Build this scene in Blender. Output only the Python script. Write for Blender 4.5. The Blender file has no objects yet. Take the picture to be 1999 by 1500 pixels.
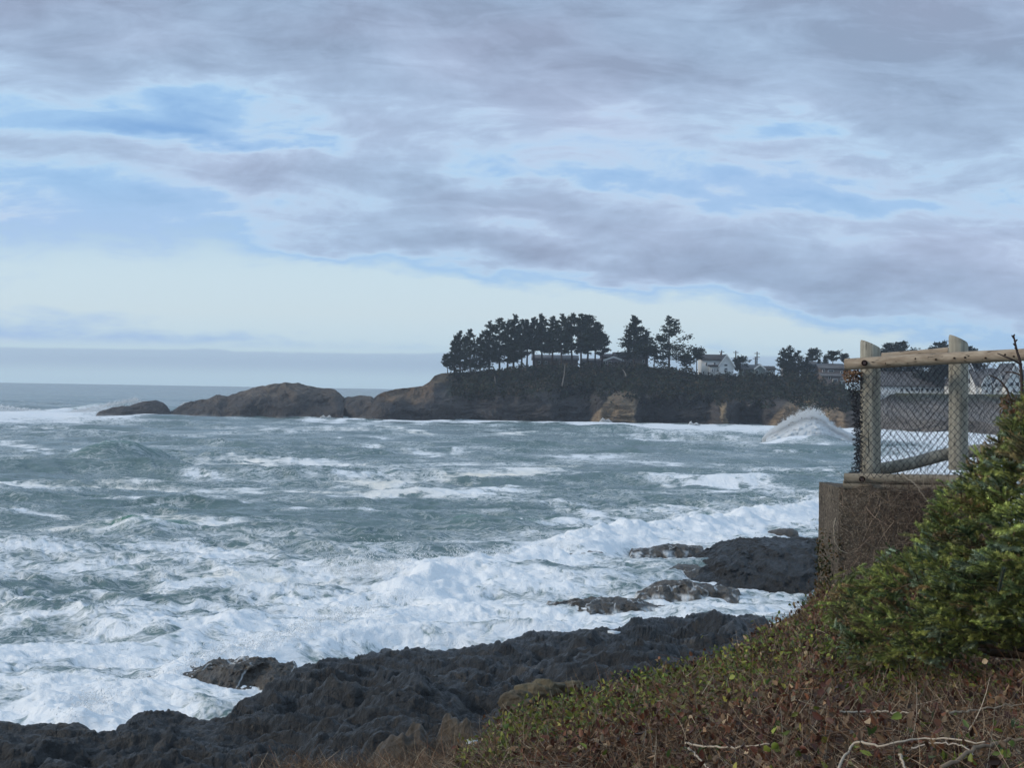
import bpy, math, random
import numpy as np
from mathutils import Matrix, Vector

# ------------------------------------------------------------------ camera
C = bpy.context.scene.collection
S = bpy.context.scene
F = 2800.0                       # focal length in photo pixels (1999 x 1500)
CAMZ = 11.0
ROLL = math.radians(0.945)
PITCH = math.atan(2.0 / F)
cam_d = bpy.data.cameras.new('camera'); cam = bpy.data.objects.new('camera', cam_d); C.objects.link(cam)
cam_d.sensor_width = 36; cam_d.lens = 36 * F / 1999.0
cam_d.clip_start = 0.1; cam_d.clip_end = 60000
M = Matrix.Translation((0, 0, CAMZ)) @ Matrix.Rotation(math.pi/2 + PITCH, 4, 'X') @ Matrix.Rotation(ROLL, 4, 'Z')
cam.matrix_world = M
S.camera = cam
RM = np.array(M.to_3x3())

def ray(px, py):
    px = np.asarray(px, float); py = np.asarray(py, float)
    d = np.stack([(px-999.5)/F, -(py-750)/F, -np.ones_like(px+py)], -1) @ RM.T
    return d
def P(px, py, Y):                # point seen at a photo pixel, at depth Y
    d = ray(px, py); k = np.asarray(Y)/d[..., 1]
    return np.array([0, 0, CAMZ]) + d*k[..., None]
def G(px, py, z=0.0):            # point seen at a photo pixel, on the level z
    d = ray(px, py); k = (z-CAMZ)/d[..., 2]
    return np.array([0, 0, CAMZ]) + d*k[..., None]
def proj(X, Y, Z):
    q = np.stack([X, Y, np.asarray(Z)-CAMZ+0*X], -1) @ RM
    return 999.5 - q[..., 0]/q[..., 2]*F, 750 + q[..., 1]/q[..., 2]*F

# ------------------------------------------------------------------ view, sun, sky
S.render.engine = 'CYCLES'
S.view_settings.view_transform = 'Standard'; S.view_settings.look = 'None'
S.view_settings.gamma = 1; S.view_settings.exposure = 0.0
S.cycles.use_denoising = True
S.cycles.max_bounces = 6; S.cycles.volume_bounces = 0
S.cycles.volume_step_rate = 2.0
SUN_EL, SUN_AZ = math.radians(24), math.radians(-100)     # azimuth measured from +Y towards +X
sd = bpy.data.lights.new('sun', 'SUN'); so = bpy.data.objects.new('sun', sd); C.objects.link(so)
sd.energy = 1.9; sd.angle = math.radians(12); sd.color = (1.0, 0.88, 0.72)
sv = Vector((math.sin(SUN_AZ)*math.cos(SUN_EL), math.cos(SUN_AZ)*math.cos(SUN_EL), math.sin(SUN_EL)))
so.rotation_euler = sv.to_track_quat('Z', 'Y').to_euler()

def lin(c):
    return tuple(((v/255)/12.92 if v/255 <= .04045 else ((v/255+.055)/1.055)**2.4) for v in c)

class NT:
    def __init__(s, tree):
        s.t = tree; s.n = tree.nodes; s.l = tree.links
    def node(s, typ, **kw):
        n = s.n.new(typ)
        for k, v in kw.items(): setattr(n, k, v)
        return n
    def put(s, sock, v):
        if hasattr(v, 'is_linked') or isinstance(v, bpy.types.NodeSocket): s.l.new(v, sock)
        else: sock.default_value = v
    def math(s, op, a, b=0.0, c=0.0, clamp=False):
        n = s.node('ShaderNodeMath', operation=op, use_clamp=clamp)
        s.put(n.inputs[0], a); s.put(n.inputs[1], b); s.put(n.inputs[2], c)
        return n.outputs[0]
    def vmath(s, op, a, b=(0,0,0)):
        n = s.node('ShaderNodeVectorMath', operation=op)
        s.put(n.inputs[0], a); s.put(n.inputs[1], b)
        return n.outputs[0]
    def noise(s, vec, scale, detail=4, rough=.55, dist=0.0, col=False):
        n = s.node('ShaderNodeTexNoise'); s.put(n.inputs['Vector'], vec)
        n.inputs['Scale'].default_value = scale; n.inputs['Detail'].default_value = detail
        n.inputs['Roughness'].default_value = rough; n.inputs['Distortion'].default_value = dist
        return n.outputs['Color'] if col else n.outputs['Fac']
    def ramp(s, fac, stops, interp='LINEAR'):
        n = s.node('ShaderNodeValToRGB'); s.put(n.inputs[0], fac); r = n.color_ramp; r.interpolation = interp
        while len(r.elements) < len(stops): r.elements.new(.5)
        for e, (p, c) in zip(r.elements, stops):
            e.position = p; e.color = (*c, 1) if len(c) == 3 else c
        return n.outputs[0]
    def mix(s, f, a, b):
        n = s.node('ShaderNodeMix', data_type='RGBA')
        s.put(n.inputs['Factor'], f)
        s.put(n.inputs[6], a if not isinstance(a, tuple) else (*a[:3], 1))
        s.put(n.inputs[7], b if not isinstance(b, tuple) else (*b[:3], 1))
        return n.outputs[2]
    def maprange(s, v, a, b, c=0.0, d=1.0, smooth=False):
        n = s.node('ShaderNodeMapRange', interpolation_type='SMOOTHSTEP' if smooth else 'LINEAR')
        s.put(n.inputs[0], v)
        for i, x in zip((1, 2, 3, 4), (a, b, c, d)): n.inputs[i].default_value = x
        return n.outputs[0]

w = bpy.data.worlds.new('World'); S.world = w; w.use_nodes = True
T = NT(w.node_tree); T.n.clear()
out = T.node('ShaderNodeOutputWorld'); bg = T.node('ShaderNodeBackground')
T.l.new(bg.outputs[0], out.inputs[0])
sky = T.node('ShaderNodeTexSky', sky_type='NISHITA'); sky.sun_disc = False
sky.sun_elevation = SUN_EL; sky.sun_rotation = SUN_AZ
sky.air_density = 1.0; sky.dust_density = 0.6; sky.ozone_density = 1.5
tc = T.node('ShaderNodeTexCoord'); D = tc.outputs['Generated']
sp = T.node('ShaderNodeSeparateXYZ'); T.l.new(D, sp.inputs[0])
dx, dy, dz = sp.outputs
yy = T.math('MAXIMUM', T.math('ABSOLUTE', dy), 0.2)
U = T.math('DIVIDE', dx, yy); V = T.math('DIVIDE', dz, yy)      # bearing and height above the horizon
cb = T.node('ShaderNodeCombineXYZ'); T.l.new(U, cb.inputs[0]); T.l.new(V, cb.inputs[1])
UV = cb.outputs[0]
sc = T.vmath('MULTIPLY', UV, (1.0, 2.5, 1.0))
n1 = T.noise(sc, 5.0, 9, .63, .5)                   # cloud banks
sc2 = T.vmath('MULTIPLY', UV, (1.0, 4.0, 1.0))
n2 = T.noise(sc2, 13.0, 8, .64, .8)                  # ragged streaks
cover = T.math('ADD', T.math('MULTIPLY', T.math('SUBTRACT', n1, .5), 2.0), T.math('MULTIPLY', T.math('SUBTRACT', n2, .5), 1.0))
# where the cloud deck is thick (+) or open (-):  bearing/height ellipses
LOBES = [ # px, py, rx, ry, amount, angle
 (1000, -60, 2600, 300, .74, 0), (150, 130, 420, 110, .25, 0), (1300, 120, 700, 150, .16, 0),
 (370, 195, 170, 58, -.95, 4), (130, 205, 160, 30, -.35, 0), (520, 160, 130, 40, -.1, 0),
 (330, 255, 420, 30, -.30, 4), (160, 285, 330, 26, .22, 3), (560, 320, 240, 45, .30, 4), (900, 375, 440, 50, .30, 5), (1250, 300, 120, 40, .2, 0), (250, 210, 60, 16, .25, 20), (1050, 270, 160, 60, .18, 0),
 (250, 370, 420, 36, -.42, 0), (120, 470, 520, 40, -.32, 0),
 (620, 425, 260, 26, .32, 3), (600, 480, 150, 16, .36, 4), (870, 485, 220, 20, .40, 3), (860, 445, 260, 14, -.18, 2),
 (380, 262, 300, 14, -.3, 2), (1080, 345, 230, 12, -.3, 4), (1000, 400, 200, 10, -.25, 2), (500, 570, 1000, 70, -.40, 0), (900, 560, 500, 40, -.25, 1),
 (1220, 205, 80, 55, -.28, 0), (1150, 275, 200, 26, -.12, 0), (1560, 250, 170, 26, -.62, -6), (1370, 310, 260, 26, -.25, -5),
 (1050, 325, 200, 40, -.40, 8), (1380, 375, 260, 26, -.38, 6), (1560, 345, 120, 20, -.28, 6), (1020, 440, 90, 20, -.4, 0), (1730, 405, 150, 18, -.5, -6), (1960, 400, 90, 40, -.25, 0),
 (1500, 470, 700, 95, .42, 2), (1300, 520, 460, 40, .42, 3), (1800, 590, 420, 80, .55, 8), (1160, 500, 50, 9, -.4, 0), (1110, 530, 40, 6, -.3, 0),
 (1250, 610, 520, 38, -.75, 4), (1500, 590, 260, 20, -.35, 6), (1650, 605, 150, 9, .35, 2), (1700, 665, 420, 22, -.6, 3),
 (700, 630, 1500, 60, -.42, 0), (420, 600, 850, 75, -.75, 0), (200, 480, 420, 60, -.25, 0),
]
SH = 0.06
wn = T.noise(sc, 9.0, 4, .6, 0, True)                # ragged outlines
wv = T.vmath('MULTIPLY', T.vmath('SUBTRACT', wn, (.5, .5, .5)), (.13, .052, 0))
shx = T.node('ShaderNodeCombineXYZ'); T.l.new(U, shx.inputs[0]); T.l.new(T.math('MULTIPLY_ADD', U, SH, V), shx.inputs[1])
UW = T.vmath('ADD', shx.outputs[0], wv)
acc = cover
for (lx, ly, rx, ry, am, an) in LOBES:
    d = ray(lx, ly); u0, v0 = d[0]/d[1], d[2]/d[1]
    kx, ky = 1.265/(rx/F*1.3), 1.265/(ry/F*1.3); v0 = v0+u0*SH
    ma = T.node('ShaderNodeVectorMath', operation='MULTIPLY_ADD'); T.l.new(UW, ma.inputs[0])
    ma.inputs[1].default_value = (kx, ky, 0); ma.inputs[2].default_value = (-u0*kx, -v0*ky, 0)
    ln = T.node('ShaderNodeVectorMath', operation='DOT_PRODUCT'); T.l.new(ma.outputs[0], ln.inputs[0]); T.l.new(ma.outputs[0], ln.inputs[1])
    g = T.math('POWER', .3679, ln.outputs['Value'])
    acc = T.math('MULTIPLY_ADD', g, am*.82, acc)
acc = T.math('ADD', acc, .17)
cl = T.ramp(acc, [(0.0, lin((170, 203, 238))), (0.15, lin((188, 214, 240))), (0.27, lin((191, 212, 237))), (.42, lin((179, 198, 225))),
                  (.60, lin((169, 187, 214))), (.78, lin((160, 177, 204))), (1.0, lin((149, 164, 190)))])
hue = T.noise(sc, 3.1, 3, .5)                        # mauve against blue-grey inside the deck
cl = T.mix(T.maprange(hue, .38, .66, 0, 1, True), T.vmath('MULTIPLY', cl, (.93, .99, 1.01)), T.vmath('MULTIPLY', cl, (1.02, .985, 1.0)))
alpha = T.maprange(acc, -.62, .12, 0, 1, True)
clear = T.vmath('MULTIPLY', sky.outputs[0], (.085, .085, .085))
lowhaze = T.maprange(V, 0.075, 0.0, 0, 1, True)      # the pale band above the sea
hz = T.ramp(T.maprange(V, 0.0, .12), [(0, lin((200, 228, 244))), (.16, lin((206, 230, 242))), (.4, lin((210, 228, 236))), (.75, lin((203, 226, 238))), (1, lin((178, 210, 236)))])
base = T.mix(T.maprange(V, .16, .07, 0, 1, True), T.mix(.8, clear, lin((134, 180, 234))), hz)
skyc = T.mix(alpha, base, cl)
bank = T.math('MULTIPLY', T.maprange(T.math('ADD', V, T.math('MULTIPLY', T.math('SUBTRACT', n1, .5), .014)), .0228, .0205, 0, 1, True),
              T.maprange(V, .002, .013, 0, 1, True))
lowm = T.maprange(V, .021, .03, 1, 0, True)
skyc = T.mix(lowm, skyc, hz)
skyc = T.mix(T.math('MULTIPLY', bank, .75), skyc, lin((174, 199, 225)))
T.l.new(skyc, bg.inputs['Color']); bg.inputs['Strength'].default_value = 1.0

# ------------------------------------------------------------------ helpers
rng = np.random.default_rng(7)
def hsh(ix, iy, s):
    n = (ix.astype(np.uint32)*np.uint32(374761393) + iy.astype(np.uint32)*np.uint32(668265263) + np.uint32((s*1274126177) & 0xffffffff))
    n = (n ^ (n >> np.uint32(13)))*np.uint32(1274126177); n ^= n >> np.uint32(16)
    n = n*np.uint32(2246822519); return n ^ (n >> np.uint32(15))
GT = np.stack([np.cos(np.arange(256)*2*math.pi/256+.01), np.sin(np.arange(256)*2*math.pi/256+.01)]).astype(np.float32)
PERM = np.random.default_rng(1234).permutation(256).astype(np.uint8)
def pn(x, y, s=0):
    x = np.asarray(x, np.float32); y = np.asarray(y, np.float32)
    if x.shape != y.shape: x, y = np.broadcast_arrays(x, y)
    xi = np.floor(x); yi = np.floor(y); fx = x-xi; fy = y-yi
    xi = (xi.astype(np.int32)+s*31) & 255; yi = (yi.astype(np.int32)+s*57) & 255
    u = fx*fx*fx*(fx*(fx*6-15)+10); v = fy*fy*fy*(fy*(fy*6-15)+10)
    x1 = (xi+1) & 255; y1 = (yi+1) & 255; a = PERM[xi].astype(np.int32); b = PERM[x1].astype(np.int32)
    def g(pp, q, ax, ay):
        h = PERM[(pp+q) & 255]; return GT[0][h]*ax+GT[1][h]*ay
    n0 = g(a, yi, fx, fy); n1_ = g(b, yi, fx-1, fy); m0 = g(a, y1, fx, fy-1); m1 = g(b, y1, fx-1, fy-1)
    n0 += u*(n1_-n0); m0 += u*(m1-m0)
    return 1.5*(n0+v*(m0-n0))
def fbm(x, y, o=5, s=0, gain=.5, lac=2.03):
    r = 0; a = 1
    for i in range(o):
        r = r+a*pn(x, y, s+i*17); x = x*lac+13.7; y = y*lac+7.3; a *= gain
    return r
def ridge(x, y, o=5, s=0, gain=.5, lac=2.03):
    r = 0; a = 1
    for i in range(o):
        r = r+a*(1-np.abs(pn(x, y, s+i*17))*1.6); x = x*lac+13.7; y = y*lac+7.3; a *= gain
    return r/2-.4
def billow(x, y, o=4, s=0, gain=.5):
    r = 0; a = 1
    for i in range(o):
        r = r+a*np.abs(pn(x, y, s+i*17))*1.6; x = x*2.03+13.7; y = y*2.03+7.3; a *= gain
    return r/2
def ss(a, b, x):
    t = np.clip((x-a)/(b-a), 0, 1); return t*t*(3-2*t)
def interp(x, pts):
    return np.interp(x, [p[0] for p in pts], [p[1] for p in pts])

def tag(o, label=None, cat=None, group=None, kind=None):
    if label: o['label'] = label
    if cat: o['category'] = cat
    if group: o['group'] = group
    if kind: o['kind'] = kind
    return o
def empty(name, loc=(0, 0, 0), rz=0):
    o = bpy.data.objects.new(name, None); C.objects.link(o); o.location = loc; o.rotation_euler = (0, 0, rz)
    o.empty_display_size = .2
    return o
def mesh(name, Vv, Fc, m=None, parent=None, smooth=False, col=None, attrs=None):
    """Fc: (n,k) array or list of such arrays."""
    if not isinstance(Fc, list): Fc = [Fc]
    Fc = [np.asarray(f, dtype=np.int32) for f in Fc if len(f)]
    me = bpy.data.meshes.new(name); Vv = np.asarray(Vv, dtype=np.float32)
    me.vertices.add(len(Vv)); me.vertices.foreach_set('co', Vv.ravel())
    nl = sum(f.size for f in Fc); nf = sum(len(f) for f in Fc)
    me.loops.add(nl); me.polygons.add(nf)
    me.loops.foreach_set('vertex_index', np.concatenate([f.ravel() for f in Fc]))
    tot = np.concatenate([np.full(len(f), f.shape[1], dtype=np.int32) for f in Fc])
    st = np.concatenate([[0], np.cumsum(tot)[:-1]]).astype(np.int32)
    me.polygons.foreach_set('loop_start', st)
    if smooth: me.polygons.foreach_set('use_smooth', np.ones(nf, dtype=bool))
    if col is not None:
        a = me.attributes.new('Col', 'FLOAT_COLOR', 'POINT'); c = np.ones((len(Vv), 4), dtype=np.float32); c[:, :3] = col
        a.data.foreach_set('color', c.ravel())
    for k, v in (attrs or {}).items():
        a = me.attributes.new(k, 'FLOAT', 'POINT'); a.data.foreach_set('value', np.asarray(v, dtype=np.float32).ravel())
    me.update(calc_edges=True)
    o = bpy.data.objects.new(name, me); C.objects.link(o)
    if m: me.materials.append(m)
    if parent is not None: o.parent = parent
    return o
def gridF(nr, nc):
    i = np.arange(nr*nc).reshape(nr, nc)
    return np.stack([i[:-1, :-1], i[:-1, 1:], i[1:, 1:], i[1:, :-1]], -1).reshape(-1, 4)
def smooth_noise_loop(a): return a

class MB:                                   # collects shapes into one mesh
    def __init__(s): s.V = []; s.F = {3: [], 4: []}; s.c = []; s.n = 0
    def add(s, Vv, Fc, col=None):
        Vv = np.asarray(Vv, float); Fc = np.asarray(Fc, int)
        if len(Vv) == 0: return s
        s.V.append(Vv); s.F[Fc.shape[1]].append(Fc+s.n); s.n += len(Vv)
        if col is not None: s.c.append(np.broadcast_to(np.asarray(col, float), (len(Vv), 3)))
        return s
    def box(s, a, b, col=None):
        x0, y0, z0 = a; x1, y1, z1 = b
        v = [(x0,y0,z0),(x1,y0,z0),(x1,y1,z0),(x0,y1,z0),(x0,y0,z1),(x1,y0,z1),(x1,y1,z1),(x0,y1,z1)]
        f = [(0,3,2,1),(4,5,6,7),(0,1,5,4),(1,2,6,5),(2,3,7,6),(3,0,4,7)]
        return s.add(v, f, col)
    def prism(s, poly, y0, y1):              # polygon in (x,z), extruded along y
        n = len(poly); v = [(x, y0, z) for x, z in poly]+[(x, y1, z) for x, z in poly]
        s.add(v, [(i, (i+1) % n, n+(i+1) % n, n+i) for i in range(n)])
        for k in range(1, n-1):
            s.add([v[0], v[k], v[k+1], v[n], v[n+k], v[n+k+1]], [(0, 2, 1), (3, 4, 5)])
        return s
    def tube(s, pts, r, sides=6, cap=True, col=None):
        pts = np.asarray(pts, float); n = len(pts); r = np.broadcast_to(np.asarray(r, float), (n,))
        t = np.gradient(pts, axis=0); t /= np.linalg.norm(t, axis=1)[:, None]+1e-9
        ref = np.array([0, 0, 1.0]) if abs(t[0, 2]) < .8 else np.array([1.0, 0, 0])
        a = np.cross(t, ref); a /= np.linalg.norm(a, axis=1)[:, None]+1e-9; b = np.cross(t, a)
        an = np.arange(sides)*2*math.pi/sides
        ring = pts[:, None]+(a[:, None]*np.cos(an)[None, :, None]+b[:, None]*np.sin(an)[None, :, None])*r[:, None, None]
        i = np.arange(n*sides).reshape(n, sides); j = np.roll(i, -1, 1)
        f = np.stack([i[:-1], j[:-1], j[1:], i[1:]], -1).reshape(-1, 4)
        v = ring.reshape(-1, 3); s.add(v, f, col)
        if cap:
            for q, e in ((0, 0), (n-1, 1)):
                vv = np.vstack([ring[q], pts[q]]); k = np.arange(sides); k2 = (k+1) % sides; z = np.full(sides, sides)
                s.add(vv, np.stack([k2, k, z] if not e else [k, k2, z], -1), col)
        return s
    def build(s, name, m=None, parent=None, smooth=False):
        if not s.n: return None
        col = np.concatenate(s.c) if s.c and sum(len(c) for c in s.c) == s.n else None
        return mesh(name, np.concatenate(s.V), [np.concatenate(f) for f in s.F.values() if f], m, parent, smooth, col)

def mat(name, col=(.5, .5, .5), rough=.7, spec=.3, noise=None, bump=0, bscale=20, attr=None, coord='Object'):
    """noise=(scale, amount): mottles the colour; attr: take the colour from a mesh attribute."""
    m = bpy.data.materials.new(name); m.use_nodes = True; t = NT(m.node_tree)
    b = m.node_tree.nodes['Principled BSDF']
    b.inputs['Roughness'].default_value = rough; b.inputs['Specular IOR Level'].default_value = spec
    tcn = t.node('ShaderNodeTexCoord').outputs[coord]
    if attr:
        an = t.node('ShaderNodeAttribute'); an.attribute_name = attr; c = an.outputs['Color']
    else: c = (*col, 1)
    if noise:
        n = t.noise(tcn, noise[0], 6, .6)
        k = t.maprange(n, .3, .7, 1-noise[1], 1+noise[1])
        src = c
        if isinstance(c, tuple):
            r = t.node('ShaderNodeRGB'); r.outputs[0].default_value = c; src = r.outputs[0]
        kv = t.node('ShaderNodeCombineXYZ')
        for i in range(3): t.l.new(k, kv.inputs[i])
        c = t.vmath('MULTIPLY', src, kv.outputs[0])
    t.put(b.inputs['Base Color'], c)
    if bump:
        bn = t.node('ShaderNodeBump'); bn.inputs['Strength'].default_value = bump; bn.inputs['Distance'].default_value = 1/bscale
        t.l.new(t.noise(tcn, bscale, 6, .6), bn.inputs['Height']); t.l.new(bn.outputs[0], b.inputs['Normal'])
    return m

# ------------------------------------------------------------------ the sea: one sheet to the horizon
def seg_dist(X, Y, pts):
    """distance to a polyline and the parameter along it (0..1), signed side (+ = seaward)"""
    best = np.full(X.shape, 1e9); side = np.zeros(X.shape); par = np.zeros(X.shape)
    n = len(pts)-1
    for i in range(n):
        a, b = pts[i], pts[i+1]; dx_, dy_ = b[0]-a[0], b[1]-a[1]; L2 = dx_*dx_+dy_*dy_
        t = np.clip(((X-a[0])*dx_+(Y-a[1])*dy_)/L2, 0, 1)
        ex, ey = X-a[0]-t*dx_, Y-a[1]-t*dy_; d = np.hypot(ex, ey)
        sd_ = np.sign(dx_*ey-dy_*ex); m = d < best
        best = np.where(m, d, best); side = np.where(m, sd_, side); par = np.where(m, (i+t)/n, par)
    return best, side, par
def gl(pp): return [tuple(G(x, y)[:2]) for x, y in pp]

PXC = np.linspace(-560, 2560, 1180)
dys = np.concatenate([np.linspace(11.9, 20, 10)[:-1], np.linspace(20, 98, 200)[:-1], np.linspace(98, 338, 420)[:-1], np.linspace(338, 830, 430)])
Ys = CAMZ*F/dys
ux = (PXC-999.5)/F
SX = Ys[:, None]*ux[None, :]; SY = np.repeat(Ys[:, None], len(ux), 1)
SX = SX.astype(np.float32); SY = SY.astype(np.float32)
spx, spy = proj(SX, SY, 0*SX)
spx = spx.astype(np.float32); spy = spy.astype(np.float32)
# wave trains
rw = np.random.default_rng(11)
HX = np.zeros_like(SX); HY = np.zeros_like(SX); H = np.zeros_like(SX)
wx = SX+2.5*pn(SX/23, SY/23, 5); wy = SY+2.5*pn(SX/23, SY/23, 6)
for i in range(48):
    lam = 1.8*(1.085**i) if i < 38 else rw.uniform(16, 45)
    th = math.radians(-98+rw.normal(0, 34 if lam < 15 else 16))       # towards the shore
    k = 2*math.pi/lam; a = lam*rw.uniform(.007, .0135)*(1.0 if lam < 18 else .3)
    a = min(a, .2)
    ph = k*(wx*math.cos(th)+wy*math.sin(th))+rw.uniform(0, 6.28)
    spacing = (SY**2)/(CAMZ*F)*.25
    vis = np.clip(lam/(spacing*3.5)-1, 0, 1)
    amp = a*vis
    H += amp*np.cos(ph); HX -= .8*amp*math.cos(th)*np.sin(ph); HY -= .8*amp*math.sin(th)*np.sin(ph)
chop = fbm(SX/3.1, SY/2.0, 4, 31, .55)
H += .26*(np.abs(chop)*-1.6+.5)*np.clip(1-SY/420, 0, 1)+.10*chop
gust = .75+.5*fbm(SX/60, SY/45, 3, 41)
H *= gust
calm = np.ones_like(SX)

dens = np.full(SX.shape, .25)                   # how much foam lies on the water
dens += .16*fbm(SX/34, SY/17, 3, 51)+.17*fbm(SX/8, SY/5, 4, 57)
dens -= .16*ss(500, 800, SY)
warm = np.zeros_like(SX); green = np.zeros_like(SX)
def blob(px, py, rx, ry, amt, an=0.0, w=0.0, pw=1.0):
    global dens, warm
    ddx = (spx-px)-(spy-py)*0; ddy = (spy-py)-(spx-px)*(math.tan(math.radians(an))+.0165)
    ddx = ddx+rx*.25*pn(SX/4+py, SY/4, 3); ddy = ddy+ry*.6*pn(SX/5, SY/5+px, 4)
    g = np.exp(-((ddx/rx)**2+(ddy/(ry*.8))**2)**pw)
    dens = dens+amt*(.62+.75*fbm(SX/2.6, SY/3.2, 3, 7))*g
    if w: warm = np.maximum(warm, w*g)
# foam patches drifting on the dark water (photo bearings, laid on the water)
for b in [(745,942,95,9,.75,-2,1),(960,930,110,8,.75,-4,1),(1060,915,70,6,.5,-3,.8),(480,903,120,13,.50,1,.5),(380,915,40,7,.4,0,.5),
          (160,947,190,7,.62,0,.6),(40,952,60,8,.5,0,.7),(250,1010,160,5,.55,0,.8),(110,1028,140,6,.5,0,.6),(420,1022,110,5,.55,-3,.7),
          (560,905,90,6,.35,2,.3),(700,965,240,5,.45,1,.6),(820,968,90,5,.4,1,.3),(1400,938,110,11,.62,2,0),(1480,955,140,9,.45,4,0),
          (1100,895,60,4,.5,0,0),(1180,893,50,3.5,.5,0,0),(1000,848,50,3,.5,0,.4),(820,846,40,3,.6,2,.7),(760,836,60,4,.6,3,.4),(660,838,90,5,.45,1,.2),
          (1290,862,90,4,.45,0,0),(1250,857,120,4,.35,0,0),(100,880,90,4,.5,6,.3),(830,888,60,4,.5,6,0),(1560,918,90,5,.7,-3,0),(1530,885,60,4,.4,-3,0),
          (1470,868,30,3,.7,0,0),(1290,1000,120,10,.3,0,0),(1080,985,110,6,.35,3,0),(560,1020,110,5,.3,0,0),(470,962,100,5,.4,0,.3),(650,905,90,4,.3,2,.3),
          (40,870,60,4,.4,5,.2),(300,850,110,4,.3,2,.1),(150,842,160,4,.4,1,.1),(540,842,140,4,.35,1,.1),(900,905,90,4,.4,0,.2),(1290,905,60,4,.4,0,0)]:
    blob(b[0], b[1], b[2], b[3], b[4], b[5], b[6])
for _ in range(70):                              # small whitecaps
    qx, qy = rw.uniform(0, 1650), rw.uniform(834, 1020); s_ = (qy-760)/120
    blob(qx, qy, rw.uniform(14, 42)*s_, rw.uniform(1.2, 2.6)*s_, rw.uniform(.4, .75), rw.uniform(-3, 5), 0)
# white water along the foot of the headland and the far rocks
wl = interp(spx, [(-600,806),(0,806),(180,812),(330,812),(450,816),(740,821),(900,822),(1100,825),(1250,829),(1400,832),(1600,836),(1800,848),(2600,870)])
dens += 1.0*np.exp(-((spy-wl-2-2.5*pn(SX/16, SY/40, 7))/(2.6+2.2*pn(SX/7, SY/30, 8)))**2)*np.clip(.62+1.1*fbm(SX/12, SY/60, 3, 9), 0, 1.1)
dens += .5*np.exp(-((spy-wl-7)/7)**2)*ss(1150, 1300, spx)
dens += .45*ss(350, 100, spx)*ss(799, 806, spy)*ss(836, 818, spy)
# surf zone
yb = interp(spx, [(-600,1045),(0,1050),(200,1040),(330,1046),(560,1078),(700,1098),(830,1078),(930,1052),(1100,1030),(1250,1000),(1400,985),(1600,972),(1720,940),(2000,895),(2600,880)])
yb = yb+14*fbm(SX/9, SY/9, 3, 61)
zone = ss(-25, 30, spy-yb)
dens = dens*(1-zone)+zone*(.50+.26*fbm(SX/5, SY/3.2, 4, 67)+.12*pn(SX/17, SY/9, 69))
for b in [(150,1165,260,38,-.16,3,0),(330,1130,200,30,-.10,3,0),(60,1200,140,30,-.2,5,0),(470,1160,120,22,-.1,0,0),(300,1250,160,22,-.1,0,0),
          (700,1165,160,22,.12,0,0),(1000,1200,400,60,.26,0,0),(620,1330,160,60,.12,0,0),(150,1300,200,60,.16,0,0),(470,1130,180,9,.2,2,.6),(40,1120,120,14,.1,0,0),
          (1400,1020,300,40,.1,0,0),(620,1350,80,10,-.2,-12,0),(480,1330,120,8,-.38,-12,0)]:
    blob(b[0], b[1], b[2], b[3], b[4], b[5], b[6])
dens += .5*ss(1640, 1860, spx+60*fbm(SX/22, SY/22, 3, 97))*ss(842, 862, spy)
# breaking rollers: ridge lines on the water
def roller(pp, h, back, front, dn, seed, lump=.5, ends=.12):
    """a foaming ridge: long back to seaward, steep lumpy face to shore"""
    global H, dens
    d, sdn, par = seg_dist(SX+1.0*pn(SX/4, SY/4, seed), SY+1.6*pn(SX/3.3, SY/3.3, seed+1), gl(pp))
    sg = d*sdn                                   # + one side, - other
    pr = np.where(sg > 0, np.exp(-(d/back)**2), np.exp(-(d/front)**2))
    e = ss(0, ends, par)*ss(1, 1-ends, par)
    hv = h(par) if callable(h) else h
    lp = billow(SX/3.4, SY/2.4, 3, seed+2, .45)
    H = H*(1-.6*pr*e)+hv*pr*e*(1-lump+1.25*lump*lp)
    dens = dens+dn*e*np.exp(-(d/(front*1.5+.6*back*(sg > 0)))**2)
roller([(1720,985),(1600,1000),(1450,1016),(1330,1042),(1240,1046),(1150,1062),(1050,1090)], 1.35, 3.0, 1.6, .55, 71, .45)
roller([(1080,1085),(980,1105),(880,1122),(810,1148),(770,1180)], 1.05, 2.6, 1.4, .5, 77, .5)
roller([(800,1175),(700,1222),(610,1245),(520,1282),(430,1300),(350,1335),(300,1372),(150,1420),(-100,1440)], 0.75, 2.4, 1.0, .4, 83, .6)
roller([(560,1175),(400,1225),(200,1260),(0,1275),(-300,1290)], .45, 2.2, .9, .25, 87, .6)
roller([(640,1110),(450,1130),(300,1150)], .35, 1.5, .8, .2, 89, .5)
# the green swell with its thin crest, the swell under the burst, the far breaker
def swell(px0, px1, py, h, back, front, g=0.0, fo=0.0, seed=0):
    global H, dens, green
    d, sdn, par = seg_dist(SX, SY+2*pn(SX/7, SY/7, seed), gl([(px1, py+2), ((px0+px1)/2, py), (px0, py+3)]))
    sg = d*sdn; e = ss(0, .45, par)*ss(1, .55, par)
    pr = np.where(sg > 0, np.exp(-(d/back)**2), np.exp(-(d/front)**2))
    H = H+h*pr*e
    if g: green = np.maximum(green, g*e*np.exp(-(((sg+front*.5))/(front*.8))**2))  # green painted on the face, for light shining through the thin crest
    if fo: dens = dens+fo*ss(0, .2, par)*ss(1, .8, par)*np.exp(-((sg-.5)/.7)**2)
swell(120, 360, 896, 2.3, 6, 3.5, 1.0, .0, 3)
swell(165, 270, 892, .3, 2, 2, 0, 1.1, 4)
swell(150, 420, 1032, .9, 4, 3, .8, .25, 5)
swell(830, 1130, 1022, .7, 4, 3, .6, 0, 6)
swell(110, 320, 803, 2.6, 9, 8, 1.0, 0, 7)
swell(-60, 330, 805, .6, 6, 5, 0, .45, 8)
swell(320, 470, 806, 2.4, 10, 8, .3, .6, 8)
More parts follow.
